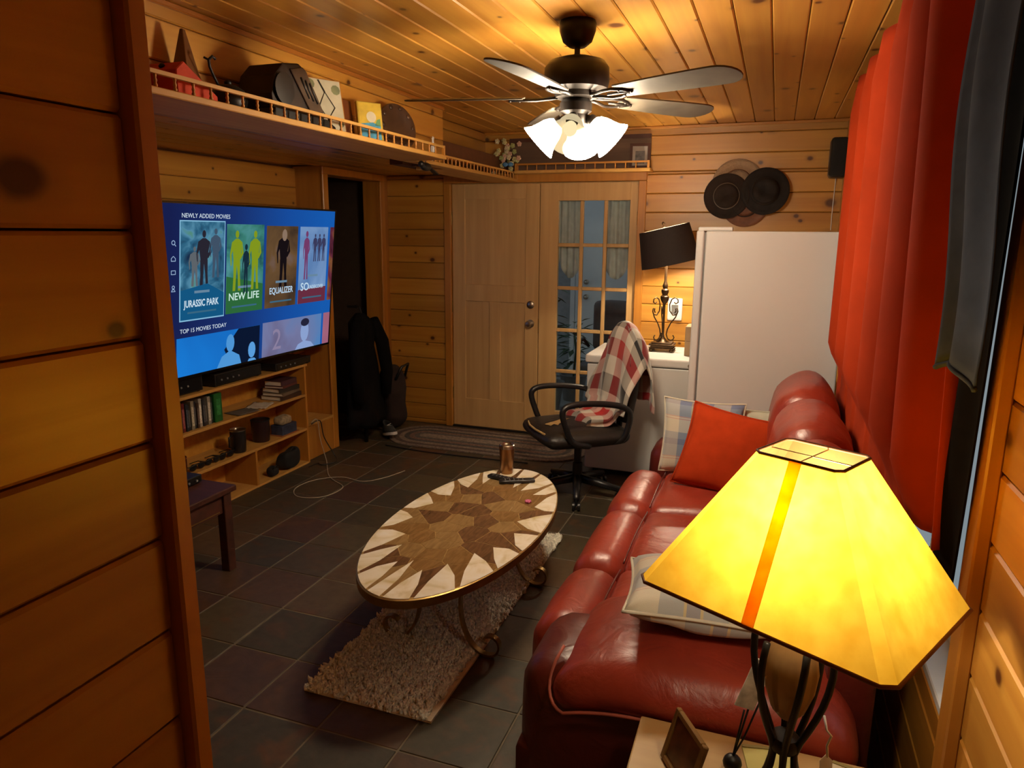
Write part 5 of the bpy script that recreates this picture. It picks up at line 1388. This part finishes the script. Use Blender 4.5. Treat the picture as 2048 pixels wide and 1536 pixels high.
# ------------------------------------------------------------------ gallery shelves
def gallery(name, poly, z, edge, label, spin, n_end=None):
    e = empty(name, (poly[0][0], poly[0][1], z-0.02), label, 'shelf', 'gallery shelves')
    MB().prism(poly, z-0.022, z).build('board', PINE_SHELF, e, bevel=0.003)
    a, b = Vector((*edge[0], 0)), Vector((*edge[1], 0)); L_ = (b-a).length; d = (b-a)/L_
    side = Vector((0,0,1))
    RAIL = PINE_TRIMX if abs(d.x) > 0.5 else PINE_SHELF
    MB().tube([a+Vector((0,0,z+0.044)), b+Vector((0,0,z+0.044))], 0, flat=(0.006,0.007,side)).build('rail', RAIL, e)
    prof = [(0.005,0.0),(0.0065,0.006),(0.0035,0.012),(0.006,0.019),(0.0035,0.027),(0.0055,0.033),(0.0045,0.038)]
    sp0 = MB().lathe(prof, 8).build('spindle', PINE_TRIM, e, smooth=True, world=False)
    n = int(L_/spin); pts = [a+d*(spin*(i+0.3)) for i in range(n)]
    for i, p in enumerate(pts):
        o = sp0 if i == 0 else sp0.copy()
        if i: COL.objects.link(o); o.parent = e
        o.location = wmat(e).inverted() @ Vector((p.x, p.y, z))
    for p in (a+d*0.008, b-d*0.008): MB().box(p.x-0.008, p.x+0.008, p.y-0.008, p.y+0.008, z, z+0.052).build('end_post', PINE_TRIM, e, bevel=0.001)
    return e
ZS = 2.082
gallery('gallery_shelf', [(-2.049,0.75),(-1.765,0.75),(-1.765,3.78),(-2.049,3.78)], ZS, ((-1.775,0.76),(-1.775,3.77)), 'long gallery shelf with spindle rail on the upper left wall', 0.0757)
gallery('gallery_shelf', [(-2.049,3.80),(-1.965,3.80),(-1.965,5.545),(-2.249,5.545),(-2.249,4.345),(-2.049,4.345)], ZS, ((-1.975,3.81),(-1.975,5.53)), 'shorter gallery shelf with spindle rail ending at the back wall', 0.06)
ZD = 2.140
gallery('gallery_shelf', [(-1.95,5.40),(-0.905,5.40),(-0.905,5.548),(-1.95,5.548)], ZD-0.004, ((-1.945,5.408),(-0.91,5.408)), 'short dark gallery shelf with spindle rail over the double door', 0.076)
# things on the long shelf
e = empty('red_box', (-1.90, 2.02, ZS), 'red tin with a sloping lid at the near end of the shelf', 'tin')
RED = simple('red_enamel', (0.52, 0.040, 0.006), 0.8, var=0.2)
MB().prism([(1.915,0.0),(2.095,0.0),(2.095,0.03),(1.95,0.115),(1.915,0.085)], -0.07, 0.07, Matrix(((0,0,1,-1.905),(1,0,0,0),(0,1,0,ZS),(0,0,0,1)))).build('tin', RED, e, bevel=0.003)
MB().lathe([(0.010,0.0),(0.010,0.006),(0.004,0.010),(0.001,0.011)], 12, place((-1.905, 1.93, ZS+0.098), 0, R(40))).build('lid_knob', BLACKIRON, e, smooth=True)
e = empty('wooden_obelisk', (-1.955, 2.11, ZS), 'tall pointed wooden metronome case behind the red tin', 'metronome')
Mk = place((-1.985, 2.115, ZS), R(10))
OB = wood('obelisk_wood', (0.20,0.07,0.015), (0.11,0.035,0.008), knots=False, axis='Z')
MB().add([(-0.05,-0.06,0),(0.05,-0.06,0),(0.05,0.06,0),(-0.05,0.06,0),(-0.006,-0.008,0.262),(0.006,-0.008,0.262),(0.006,0.008,0.262),(-0.006,0.008,0.262)], [(0,3,2,1),(4,5,6,7),(0,1,5,4),(1,2,6,5),(2,3,7,6),(3,0,4,7)], Mk).build('case', OB, e, bevel=0.002)
MB().box(-0.053, 0.053, -0.063, 0.063, 0.0, 0.012, M=Mk).build('foot', OB, e)
e = empty('iron_kettle', (-1.91, 2.235, ZS), 'small black iron kettle with a curled hook on the shelf', 'kettle')
Mk = Matrix.Translation((-1.91, 2.235, ZS))
MB().lathe([(0.035,0.0),(0.058,0.012),(0.066,0.045),(0.056,0.080),(0.030,0.096),(0.001,0.100)], 20, Mk).build('body', BLACKIRON, e, smooth=True, angle=50)
MB().tube([(0,-0.045,0.085),(-0.005,-0.062,0.115),(-0.005,-0.080,0.145),(0.0,-0.088,0.165),(0.008,-0.078,0.178),(0.01,-0.066,0.170)], 0.005, 8, M=Mk).tube([(0,-0.088,0.165),(-0.012,-0.098,0.172)], 0.004, 6, M=Mk).build('hook', BLACKIRON, e, smooth=True)
MB().lathe([(0.012,0.098),(0.014,0.108),(0.004,0.116),(0.001,0.117)], 12, Mk).build('knob', BLACKIRON, e, smooth=True)
e = empty('adding_machine', (-1.91, 2.55, ZS), 'antique dark adding machine with a slotted sloping top on the shelf', 'adding machine')
AM = simple('worn_japan_black', (0.028, 0.017, 0.012), 0.5, 0.3, var=0.4, scale=12)
Mx = Matrix(((0,0,1,-1.905),(1,0,0,0),(0,1,0,ZS),(0,0,0,1)))
MB().prism([(2.37,0.035),(2.70,0.035),(2.70,0.060),(2.58,0.210),(2.54,0.228),(2.44,0.210),(2.385,0.160),(2.365,0.09)], -0.075, 0.085, Mx).build('housing', AM, e, bevel=0.006, seg=2)
MB().prism([(2.34,0.0),(2.76,0.0),(2.76,0.018),(2.70,0.040),(2.36,0.040)], -0.09, 0.10, Mx).build('base_tray', BLACKIRON, e, bevel=0.004)
MB().lathe([(0.001,0.0),(0.050,0.001),(0.056,0.006),(0.058,0.012),(0.030,0.014),(0.001,0.014)], 24, place((-1.82, 2.430, ZS+0.115), 0, 0, PI/2)).build('side_drum', BLACKPL, e, smooth=True, angle=40)
FP = simple('worn_bronze_plate', (0.075,0.045,0.026), 0.5, 0.3, var=0.3, scale=20)
fpm = MB().prism([(2.475,0.195),(2.555,0.215),(2.575,0.205),(2.685,0.066),(2.60,0.050)], 0.085, 0.093, Mx).build('face_plate', FP, e, bevel=0.002)
for k in range(3):
    MB().tube([(-1.811, 2.535+0.028*k, ZS+0.175-0.006*k), (-1.811, 2.585+0.028*k, ZS+0.105-0.006*k)], 0.0045, 6).build('slot', BLACKPL, fpm, smooth=True)
def canvas(name, y, label, w, h, d, face, side, rz, rx, x=-1.885, cat='picture'):
    M_ = place((x, y, ZS), rz, rx)
    e = empty(name, (x, y, ZS), label, cat, rz=rz)
    MB().box(-w/2, w/2, 0, d, 0.0, h, M=M_).build('panel', side, e, bevel=0.002)
    f = MB().box(-w/2+0.006, w/2-0.006, -0.0015, 0.0, 0.006, h-0.006, M=M_).build('picture', face, e)
    return e, M_, f
e, M_, f = canvas('framed_print', 2.835, 'cream print with a dark diamond line drawing on the long shelf', 0.17, 0.245, 0.05, simple('cream_print', (0.50,0.47,0.34), 0.6, var=0.1), PINE_TRIM, R(62), R(-12))
LINE = simple('dark_line', (0.03,0.03,0.025), 0.6); LEAFC = simple('sage_motif', (0.16,0.18,0.09), 0.7, var=0.3)
MB().tube([(-0.035,-0.003,0.12),(0.0,-0.003,0.065),(0.04,-0.003,0.12),(0.0,-0.003,0.185)], 0.0028, 4, closed=True, M=M_).tube([(0.0,-0.003,0.185),(-0.025,-0.003,0.235)], 0.004, 4, M=M_).tube([(0.0,-0.003,0.065),(0.022,-0.003,0.02)], 0.005, 4, M=M_).build('line_drawing', LINE, f)
for c in ((-0.065,0.215,0.022),(0.055,0.20,0.022),(-0.045,0.06,0.022),(0.06,0.05,0.014)): MB().lathe([(c[2],0),(0.001,0.001)], 9, M_ @ Matrix.Translation((c[0],-0.0018,c[1])) @ Matrix.Rotation(PI/2, 4, 'X')).build('leaf_motif', LEAFC, f)
e, M_, f = canvas('wooden_plaque', 3.10, 'plain red brown wooden plaque leaning behind the yellow painting', 0.13, 0.20, 0.015, DARKWOOD, wood('plaque_wood', (0.17,0.045,0.012), (0.10,0.025,0.008), knots=False, axis='Z'), R(80), R(-8), x=-1.97)
f.data.materials[0] = wood('plaque_face', (0.19,0.055,0.014), (0.12,0.03,0.008), knots=False, axis='Z')
e, M_, f = canvas('yellow_painting', 3.175, 'small yellow and blue seaside painting on the long shelf', 0.13, 0.195, 0.022, simple('yellow_paint', (0.58,0.40,0.03), 0.6, var=0.2), simple('yellow_edge', (0.50,0.34,0.03), 0.6), R(58), R(-8), x=-1.875)
MB().prism([(-0.052,0.02),(0.052,0.02),(0.052,0.085),(0.01,0.10),(-0.052,0.09)], 0, 0.0006, M_ @ Matrix.Translation((0,-0.0016,0)) @ Matrix.Rotation(PI/2, 4, 'X')).build('sea', simple('sea_blue', (0.05,0.30,0.50), 0.6, var=0.3, scale=50), f)
MB().prism(blob(0.005, 0.125, 0.026, 0.026), 0, 0.0006, M_ @ Matrix.Translation((0,-0.0016,0)) @ Matrix.Rotation(PI/2, 4, 'X')).build('cloud', simple('cloud_white', (0.62,0.58,0.42), 0.6), f)
MB().prism([(0.02,0.085),(0.052,0.085),(0.052,0.12),(0.035,0.115)], 0, 0.0006, M_ @ Matrix.Translation((0,-0.0016,0)) @ Matrix.Rotation(PI/2, 4, 'X')).build('bush', simple('bush_green', (0.12,0.28,0.10), 0.6), f)
e = empty('carved_plate', (-1.93, 3.50, ZS), 'dark carved wooden plate standing on edge on the shelf', 'plate')
Mk = place((-1.925, 3.50, ZS+0.118), R(70), R(90-12))
MB().lathe([(0.118,0.0),(0.122,0.008),(0.118,0.022),(0.090,0.020),(0.075,0.012),(0.001,0.012)], 36, Mk).lathe([(0.118,0.0),(0.001,0.0)], 36, Mk).build('dish', wood('carved_dark', (0.075,0.035,0.016), (0.035,0.016,0.008), knots=False), e, smooth=True, angle=30)
for k in range(10):
    a = 2*PI*k/10; MB().sphere((0.10*math.cos(a), 0.10*math.sin(a), 0.022), 0.010, 8, 5, (1.3,1.3,0.5), M=Mk).build('boss', wood('boss_%d' % k, (0.085,0.04,0.02), (0.04,0.02,0.01), knots=False) if k == 0 else bpy.data.materials['boss_0'], e, smooth=True)
e = empty('figurine', (-2.02, 4.12, ZS), 'small white heron figurine on the shelf', 'figurine')
Mk = Matrix.Translation((-2.005, 4.10, ZS))
MB().lathe([(0.018,0.0),(0.018,0.006),(0.006,0.012),(0.005,0.04),(0.016,0.06),(0.018,0.08),(0.008,0.105),(0.006,0.13),(0.010,0.142),(0.001,0.152)], 14, Mk).build('bird', WHITEPL, e, smooth=True)
MB().tube([(0,-0.006,0.143),(0,-0.03,0.138)], [0.003,0.0008], 6, M=Mk).build('beak', simple('beak', (0.3,0.2,0.05), 0.5), e)
# black shape hanging under the joint of the shelves
e = empty('carved_crow', (-1.90, 3.80, ZS-0.10), 'small black carved crow hanging under the shelf joint', 'ornament')
MB().sphere((-1.90, 3.79, ZS-0.055), 0.030, 14, 8, (0.8,1.8,0.8)).sphere((-1.90, 3.735, ZS-0.045), 0.018, 12, 7).build('body', BLACKIRON, e, smooth=True)
MB().add([(-1.91,3.83,ZS-0.05),(-1.89,3.83,ZS-0.05),(-1.885,3.93,ZS-0.085),(-1.915,3.93,ZS-0.085),(-1.91,3.83,ZS-0.06),(-1.89,3.83,ZS-0.06),(-1.885,3.93,ZS-0.09),(-1.915,3.93,ZS-0.09)], [(0,1,2,3),(4,7,6,5),(0,4,5,1),(1,5,6,2),(2,6,7,3),(3,7,4,0)]).build('tail', BLACKIRON, e)
MB().tube([(-1.90,3.79,ZS-0.03),(-1.90,3.79,ZS-0.0225)], 0.003, 6).build('hook', BLACKIRON, e)
# over the doors: dark sign board, dried flowers, framed photograph
e = empty('sign_board', (-1.55, 5.53, ZD), 'long dark weathered board standing behind the shelf over the doors', 'board')
MB().box(-2.03, -0.925, 5.518, 5.545, ZD-0.004, ZD+0.245).build('panel', wood('weathered', (0.13,0.075,0.045), (0.07,0.04,0.025), knots=False, rough=0.7), e, bevel=0.003)
MB().box(-2.03, -0.925, 5.514, 5.5175, ZD+0.215, ZD+0.245).build('top_strip', DARKWOOD, e)
e = empty('framed_photograph', (-0.99, 5.47, ZD-0.004), 'small framed photograph at the right end of the shelf over the doors', 'picture frame')
Mk = place((-0.995, 5.475, ZD-0.004), R(6), R(-6))
fm = MB()
for b in ((-0.075,-0.055,0,0.18),(0.055,0.075,0,0.18),(-0.055,0.055,0.16,0.18),(-0.055,0.055,0,0.02)): fm.box(b[0], b[1], -0.008, 0.008, b[2], b[3], M=Mk)
fm.build('frame', DARKWOOD, e)
MB().box(-0.055, 0.055, -0.002, 0.002, 0.02, 0.16, M=Mk).build('mount', simple('grey_mount', (0.34,0.32,0.30), 0.6), e)
MB().box(-0.034, 0.034, -0.004, -0.002, 0.035, 0.125, M=Mk).build('photo', simple('bw_photo', (0.10,0.10,0.11), 0.4, var=0.7, scale=30), e)
e = empty('dried_flowers', (-1.97, 5.42, ZD), 'bunch of pale dried flowers with a blue bow over the doors', 'flowers')
fcol = [simple('petal_%d' % i, c, 0.8) for i, c in enumerate(((0.45,0.42,0.20),(0.52,0.46,0.30),(0.30,0.32,0.12),(0.50,0.32,0.24)))]
r3 = random.Random(5)
for k in range(34):
    p = Vector((-2.00+r3.gauss(0,0.045), 5.36+r3.gauss(0,0.02), ZD+0.10+r3.gauss(0,0.055)))
    fl_ = MB()
    for j in range(5):
        a = 2*PI*j/5+k; fl_.sphere(p+Vector((0.011*math.cos(a), -0.004, 0.011*math.sin(a))), 0.010, 7, 5, (1,0.6,1))
    fl_.sphere(p+Vector((0,-0.010,0)), 0.006, 6, 4)
    fl_.build('blossom', fcol[k % 4], e, smooth=True)
BLUEB = simple('blue_ribbon', (0.06,0.20,0.42), 0.5)
for s in (-1, 1): MB().sphere((-1.975+0.022*s, 5.33, ZD+0.035), 0.024, 10, 6, (1,0.35,0.7)).build('bow_loop', BLUEB, e, smooth=True)
MB().tube([(-2.0,5.38,ZD+0.10),(-1.98,5.37,ZD+0.03),(-1.975,5.40,ZD)], 0.012, 8).build('stems', simple('stem_green', (0.12,0.14,0.05), 0.8), e, smooth=True)
# hats on the back wall
def hat(name, cx, cz, r, mat, band, label, crown=0.12, y=5.535, tilt=0, dx=0, warp=0.02, rc=0.55):
    e = empty(name, (cx, y, cz), label, 'hat', 'hats on the back wall')
    Mh = place((cx, y, cz), 0, PI/2) @ Matrix.Rotation(R(tilt), 4, 'Z')     # local z points into the room
    m = MB()
    prof = [(rc*r*0.35, crown*0.93), (rc*r*0.8, crown), (rc*r*0.95, crown*0.75), (rc*r*1.03, 0.014), (rc*r*1.12, 0.006), (r*0.85, 0.004), (r, 0.010), (r, 0.006), (r*0.85, 0.0), (0.001, 0.0)]
    m.lathe([(0.001, crown*0.80)]+prof, 40)
    for i, v in enumerate(m.v):
        rr = math.hypot(v.x, v.y); a = math.atan2(v.y, v.x)
        if rr > rc*r*1.1: v.z += warp*(rr/r)**2*(0.5+0.5*math.cos(2*a))
        elif v.z > 0.03: v.z -= 0.022*math.exp(-(v.y/(0.2*r))**2)
        m.v[i] = Mh @ v
    m.build('felt', mat, e, smooth=True)
    MB().lathe([(rc*r*1.06,0.012),(rc*r*1.045,0.036)], 36, Mh, cap=False).build('band', band, e, smooth=True, solid=0.003) if False else MB().lathe([(rc*r*1.05,0.010),(rc*r*1.07,0.011),(rc*r*1.045,0.036),(rc*r*1.0,0.037)], 36, Mh, cap=False).build('band', band, e, smooth=True)
    return e
BRF = simple('dark_brown_felt', (0.020,0.011,0.008), 0.9, var=0.25); BLF = simple('blackish_felt', (0.013,0.009,0.008), 0.9, var=0.25)
STRAW = simple('pinkish_straw', (0.36,0.25,0.16), 0.8, bump=0.4, bscale=150); TANL = simple('tan_leather', (0.17,0.06,0.025), 0.6, var=0.25)
hat('straw_hat', -0.30, 2.02, 0.175, STRAW, TANL, 'pale straw hat showing above the two dark hats', 0.03, 5.545, 10)
hat('leather_hat', -0.235, 1.885, 0.165, TANL, BLF, 'tan leather hat showing below the two dark hats', 0.03, 5.541, 0, warp=0.006)
hat('felt_hat', -0.365, 1.935, 0.158, BRF, simple('hat_cord', (0.16,0.14,0.12), 0.5), 'left of the two dark felt hats, brown with a pale cord', 0.10, 5.512, 20)
hat('felt_hat', -0.105, 1.965, 0.162, BLF, BRF, 'right of the two dark felt hats, nearly black', 0.10, 5.500, -25)
e = empty('wall_speaker', (0.36, 5.50, 2.18), 'black wall speaker in the corner above the refrigerator', 'speaker')
MB().rbox(0.288, 0.400, 5.40, 5.535, 2.045, 2.305, 0.025, n=8).build('cabinet', BLACKPL, e, smooth=True)
MB().rbox(0.294, 0.394, 5.392, 5.404, 2.055, 2.295, 0.005, n=4).build('grille', simple('speaker_cloth', (0.012,0.012,0.012), 0.95), e, smooth=True)
MB().tube([(0.345,5.53,2.05),(0.345,5.544,2.0),(0.343,5.544,1.8),(0.345,5.544,1.70)], 0.003, 6).build('wire', WHITEPL, e, smooth=True)
MB().box(0.33, 0.36, 5.53, 5.55, 2.15, 2.20).build('bracket', BLACKIRON, e)

# ------------------------------------------------------------------ curtains on the right wall
RODZ = 2.335
rod = empty('curtain_rod', (0.33, 2.7, RODZ), 'dark curtain rod above the window', 'curtain rod')
MB().tube([(0.325,1.27,RODZ),(0.325,4.02,RODZ)], 0.010, 10).build('pole', BLACKIRON, rod, smooth=True)
for y in (1.245, 4.04): MB().sphere((0.325,y,RODZ), 0.02, 12, 8).build('finial', BLACKIRON, rod, smooth=True)
for y in (1.275, 2.8, 4.0): MB().box(0.33, XR, y-0.008, y+0.008, RODZ-0.012, RODZ+0.012).build('bracket', BLACKIRON, rod)
VELVET = simple('red_velvet', (0.34, 0.030, 0.004), 0.9, var=0.1, scale=6, spec=0.15)
def red(u, v):
    # u along the wall from near to far, v downwards
    y = 1.72+(3.97-1.72)*u
    zb = 1.03-0.22*min(1, max(0, (u-0.08)/0.15))
    z = RODZ+0.015-(RODZ+0.015-zb)*v
    amp = 0.046+0.016*noise.noise(Vector((u*4, 0, 3)))
    ph = (u**0.85)*2*PI*6.5+1.0*math.sin(u*7)+0.35*v*math.sin(u*17)
    w = math.sin(ph)
    w = math.copysign(abs(w)**0.8, w)
    x = 0.318+amp*w
    y -= 0.13*v*(1-u)**6                      # near edge swings out towards the viewer low down
    x = min(x, 0.385)
    x += 0.030*(1-u)**5*v
    if z < 1.15: x = x+(max(x, 0.350)-x)*min(1, (1.15-z)/0.15)
    if v < 0.10: x += (0.325-x)*(1-v/0.10)*0.35
    return Vector((x, y, z))
cu = empty('red_curtain', (0.32, 2.8, 1.0), 'long red velvet curtain hanging behind the sofa', 'curtain')
MB().grid(red, 260, 30).build('cloth', VELVET, cu, smooth=True, solid=0.004)
LINB = simple('cream_lining', (0.45,0.40,0.30), 0.9)
MB().grid(lambda u, v: Vector((0.378+0.010*math.sin(u*7+v*5), 1.615+0.055*u+0.02*v, 1.47-0.50*v)), 10, 24).build('lining', LINB, cu, smooth=True, solid=0.003)
NAVY = simple('navy_cloth', (0.040, 0.050, 0.075), 0.95, var=0.15, spec=0.1)
def navy(u, v):
    y = 1.300+(0.215+0.125*(1-v))*u; x = 0.300+0.012*math.sin(u*9+v*1.5)+0.006*math.sin(v*9)
    return Vector((x, y-0.03*v*u, RODZ+0.012-(RODZ+0.012-1.425-0.03*math.sin(u*3))*v))
nv = empty('navy_drape', (0.30, 1.42, 1.42), 'navy cloth hanging over the near end of the curtain', 'curtain')
MB().grid(navy, 30, 40).build('cloth', NAVY, nv, smooth=True, solid=0.004)
MB().tube([navy(u/20, 1.0) for u in range(21)], 0.005, 6).build('hem', NAVY, nv, smooth=True)
bd = empty('dark_drape', (0.36, 1.43, 1.3), 'nearly black cloth hanging beside the window casing', 'curtain')
BLK = simple('black_cloth', (0.005,0.004,0.004), 0.95, spec=0.05)
MB().grid(lambda u, v: Vector((0.362+0.010*math.sin(u*8+v)+0.012*v*v, 1.440+0.19*u+0.10*v*v, RODZ+0.01-(RODZ+0.01-0.98)*v)), 20, 40).build('cloth', BLK, bd, smooth=True, solid=0.004)
MB().tube([(0.374+0.010*math.sin(u/10*8+1), 1.440+0.19*u/10+0.10, 0.98) for u in range(11)], 0.005, 6).build('hem', BLK, bd, smooth=True)

# ------------------------------------------------------------------ porch beyond the glazed door
structure('floor_porch', [(-4.5, 1.0, 5.68, 8.4, -0.15, -0.02)], simple('porch_boards', (0.22,0.23,0.23), 0.8), 'grey porch floor beyond the glazed door', 'floor')
structure('wall_porch', [(-4.5, -2.21, 8.1, 8.2, 0, 2.5), (-1.35, 1.0, 8.1, 8.2, 0, 2.5), (-2.21, -1.35, 8.1, 8.2, 2.06, 2.5)], simple('porch_siding', (0.30,0.33,0.34), 0.8), 'pale grey house wall across the porch', 'wall')
pdr = empty('door_3', (-1.78, 8.1, 0), 'white panelled door across the porch', 'door', kind='structure')
WD = simple('white_door_paint', (0.72,0.74,0.74), 0.5, var=0.02)
MB().box(-2.15, -1.41, 8.07, 8.11, 0.0, 2.04).build('leaf', WD, pdr, bevel=0.003)
MB().box(-2.205, -2.155, 8.06, 8.12, 0, 2.06).box(-1.405, -1.355, 8.06, 8.12, 0, 2.06).build('jambs', WD, pdr)
for zz, r in ((0.95,0.03),(1.12,0.028)): MB().lathe([(r,0),(r,0.01),(0.012,0.015),(0.012,0.03),(r*0.8,0.045),(0.001,0.06)], 14, place((-2.02, 8.07, zz), 0, PI/2)).build('knob', CHROME, pdr, smooth=True)
LACE = simple('white_lace', (0.62,0.63,0.60), 0.9)
for k, (a, b) in enumerate(((-1.66,-1.47),(-1.27,-1.05))):
    def vf(u, v, a=a, b=b, k=k):
        s = u if k == 0 else 1-u
        return Vector((a+(b-a)*u, 5.648+0.012*math.sin(u*22), 1.93-(0.32+0.30*math.sin(PI*(0.25+0.6*(1-s))))*v))
    e = empty('lace_valance', ((a+b)/2, 5.65, 1.93), ['white lace valance at the left of the glazed door', 'white lace valance at the right of the glazed door'][k], 'curtain', 'lace valances')
    MB().grid(vf, 30, 12).build('lace', LACE, e, smooth=True, solid=0.002)
    MB().tube([(a,5.648,1.932),(b,5.648,1.932)], 0.005, 6).build('rod', WHITEPL, e)
PCX = -1.40
pch = empty('porch_chair', (PCX, 6.5, -0.02), 'grey office chair out on the porch', 'chair')
GF = simple('grey_fabric', (0.10,0.105,0.12), 0.9)
MB().rbox(PCX-0.24, PCX+0.24, 6.25, 6.73, 0.40, 0.50, 0.04, n=8).build('seat', GF, pch, smooth=True)
MB().rbox(PCX-0.20, PCX+0.20, 6.68, 6.76, 0.58, 1.02, 0.04, (0,0.01,0.03), n=10).build('backrest', GF, pch, smooth=True)
MB().tube([(PCX,6.7,0.42),(PCX,6.79,0.45),(PCX,6.77,0.65)], 0.016, 8).build('back_bar', BLACKPL, pch, smooth=True)
MB().lathe([(0.028,0.06),(0.028,0.40)], 12, Matrix.Translation((PCX,6.5,0))).build('gas_column', BLACKPL, pch, smooth=True)
for s in (-1, 1): MB().tube([(PCX+0.20*s,6.45,0.44),(PCX+0.27*s,6.42,0.50),(PCX+0.27*s,6.40,0.66),(PCX+0.27*s,6.62,0.68),(PCX+0.23*s,6.68,0.60)], 0.016, 8).build('armrest', BLACKPL, pch, smooth=True)
for k in range(5):
    a = 2*PI*k/5; MB().tube([(PCX,6.5,0.09),(PCX+0.27*math.cos(a),6.5+0.27*math.sin(a),0.05),(PCX+0.28*math.cos(a),6.5+0.28*math.sin(a),-0.02)], 0.02, 8).build('base_arm', BLACKPL, pch, smooth=True)
LEAF = simple('porch_leaf', (0.05,0.10,0.06), 0.6, var=0.3)
for k, (px, py, hh, lb) in enumerate(((-1.98, 6.55, 1.25, 'tall leafy potted plant behind the left panes of the door'), (-1.86, 7.0, 0.8, 'low potted plant beside the tall one on the porch'))):
    e = empty('potted_plant', (px, py, -0.02), lb, 'plant', 'porch plants')
    MB().lathe([(0.10,-0.02),(0.14,0.24),(0.15,0.25),(0.13,0.25),(0.12,0.22),(0.001,0.22)], 18, Matrix.Translation((px,py,0))).build('pot', GREYPL, e, smooth=True, angle=40)
    MB().tube([(px,py,0.2),(px+0.02,py,0.5),(px,py,hh-0.15)], 0.012, 6).build('stem', LEAF, e, smooth=True)
    for j in range(46):
        a = r3.uniform(0, 2*PI); zz = r3.uniform(0.35, hh); L_ = r3.uniform(0.10, 0.22); dz = r3.uniform(-0.5, 0.6)
        d = Vector((math.cos(a), math.sin(a), dz)).normalized(); s = d.cross(Vector((0,0,1))).normalized()*0.03
        p = Vector((px, py, zz))+d*0.04
        MB().add([p, p+d*L_*0.5+s, p+d*L_-Vector((0,0,0.02)), p+d*L_*0.5-s], [(0,1,2,3)]).build('leaf', LEAF, e)
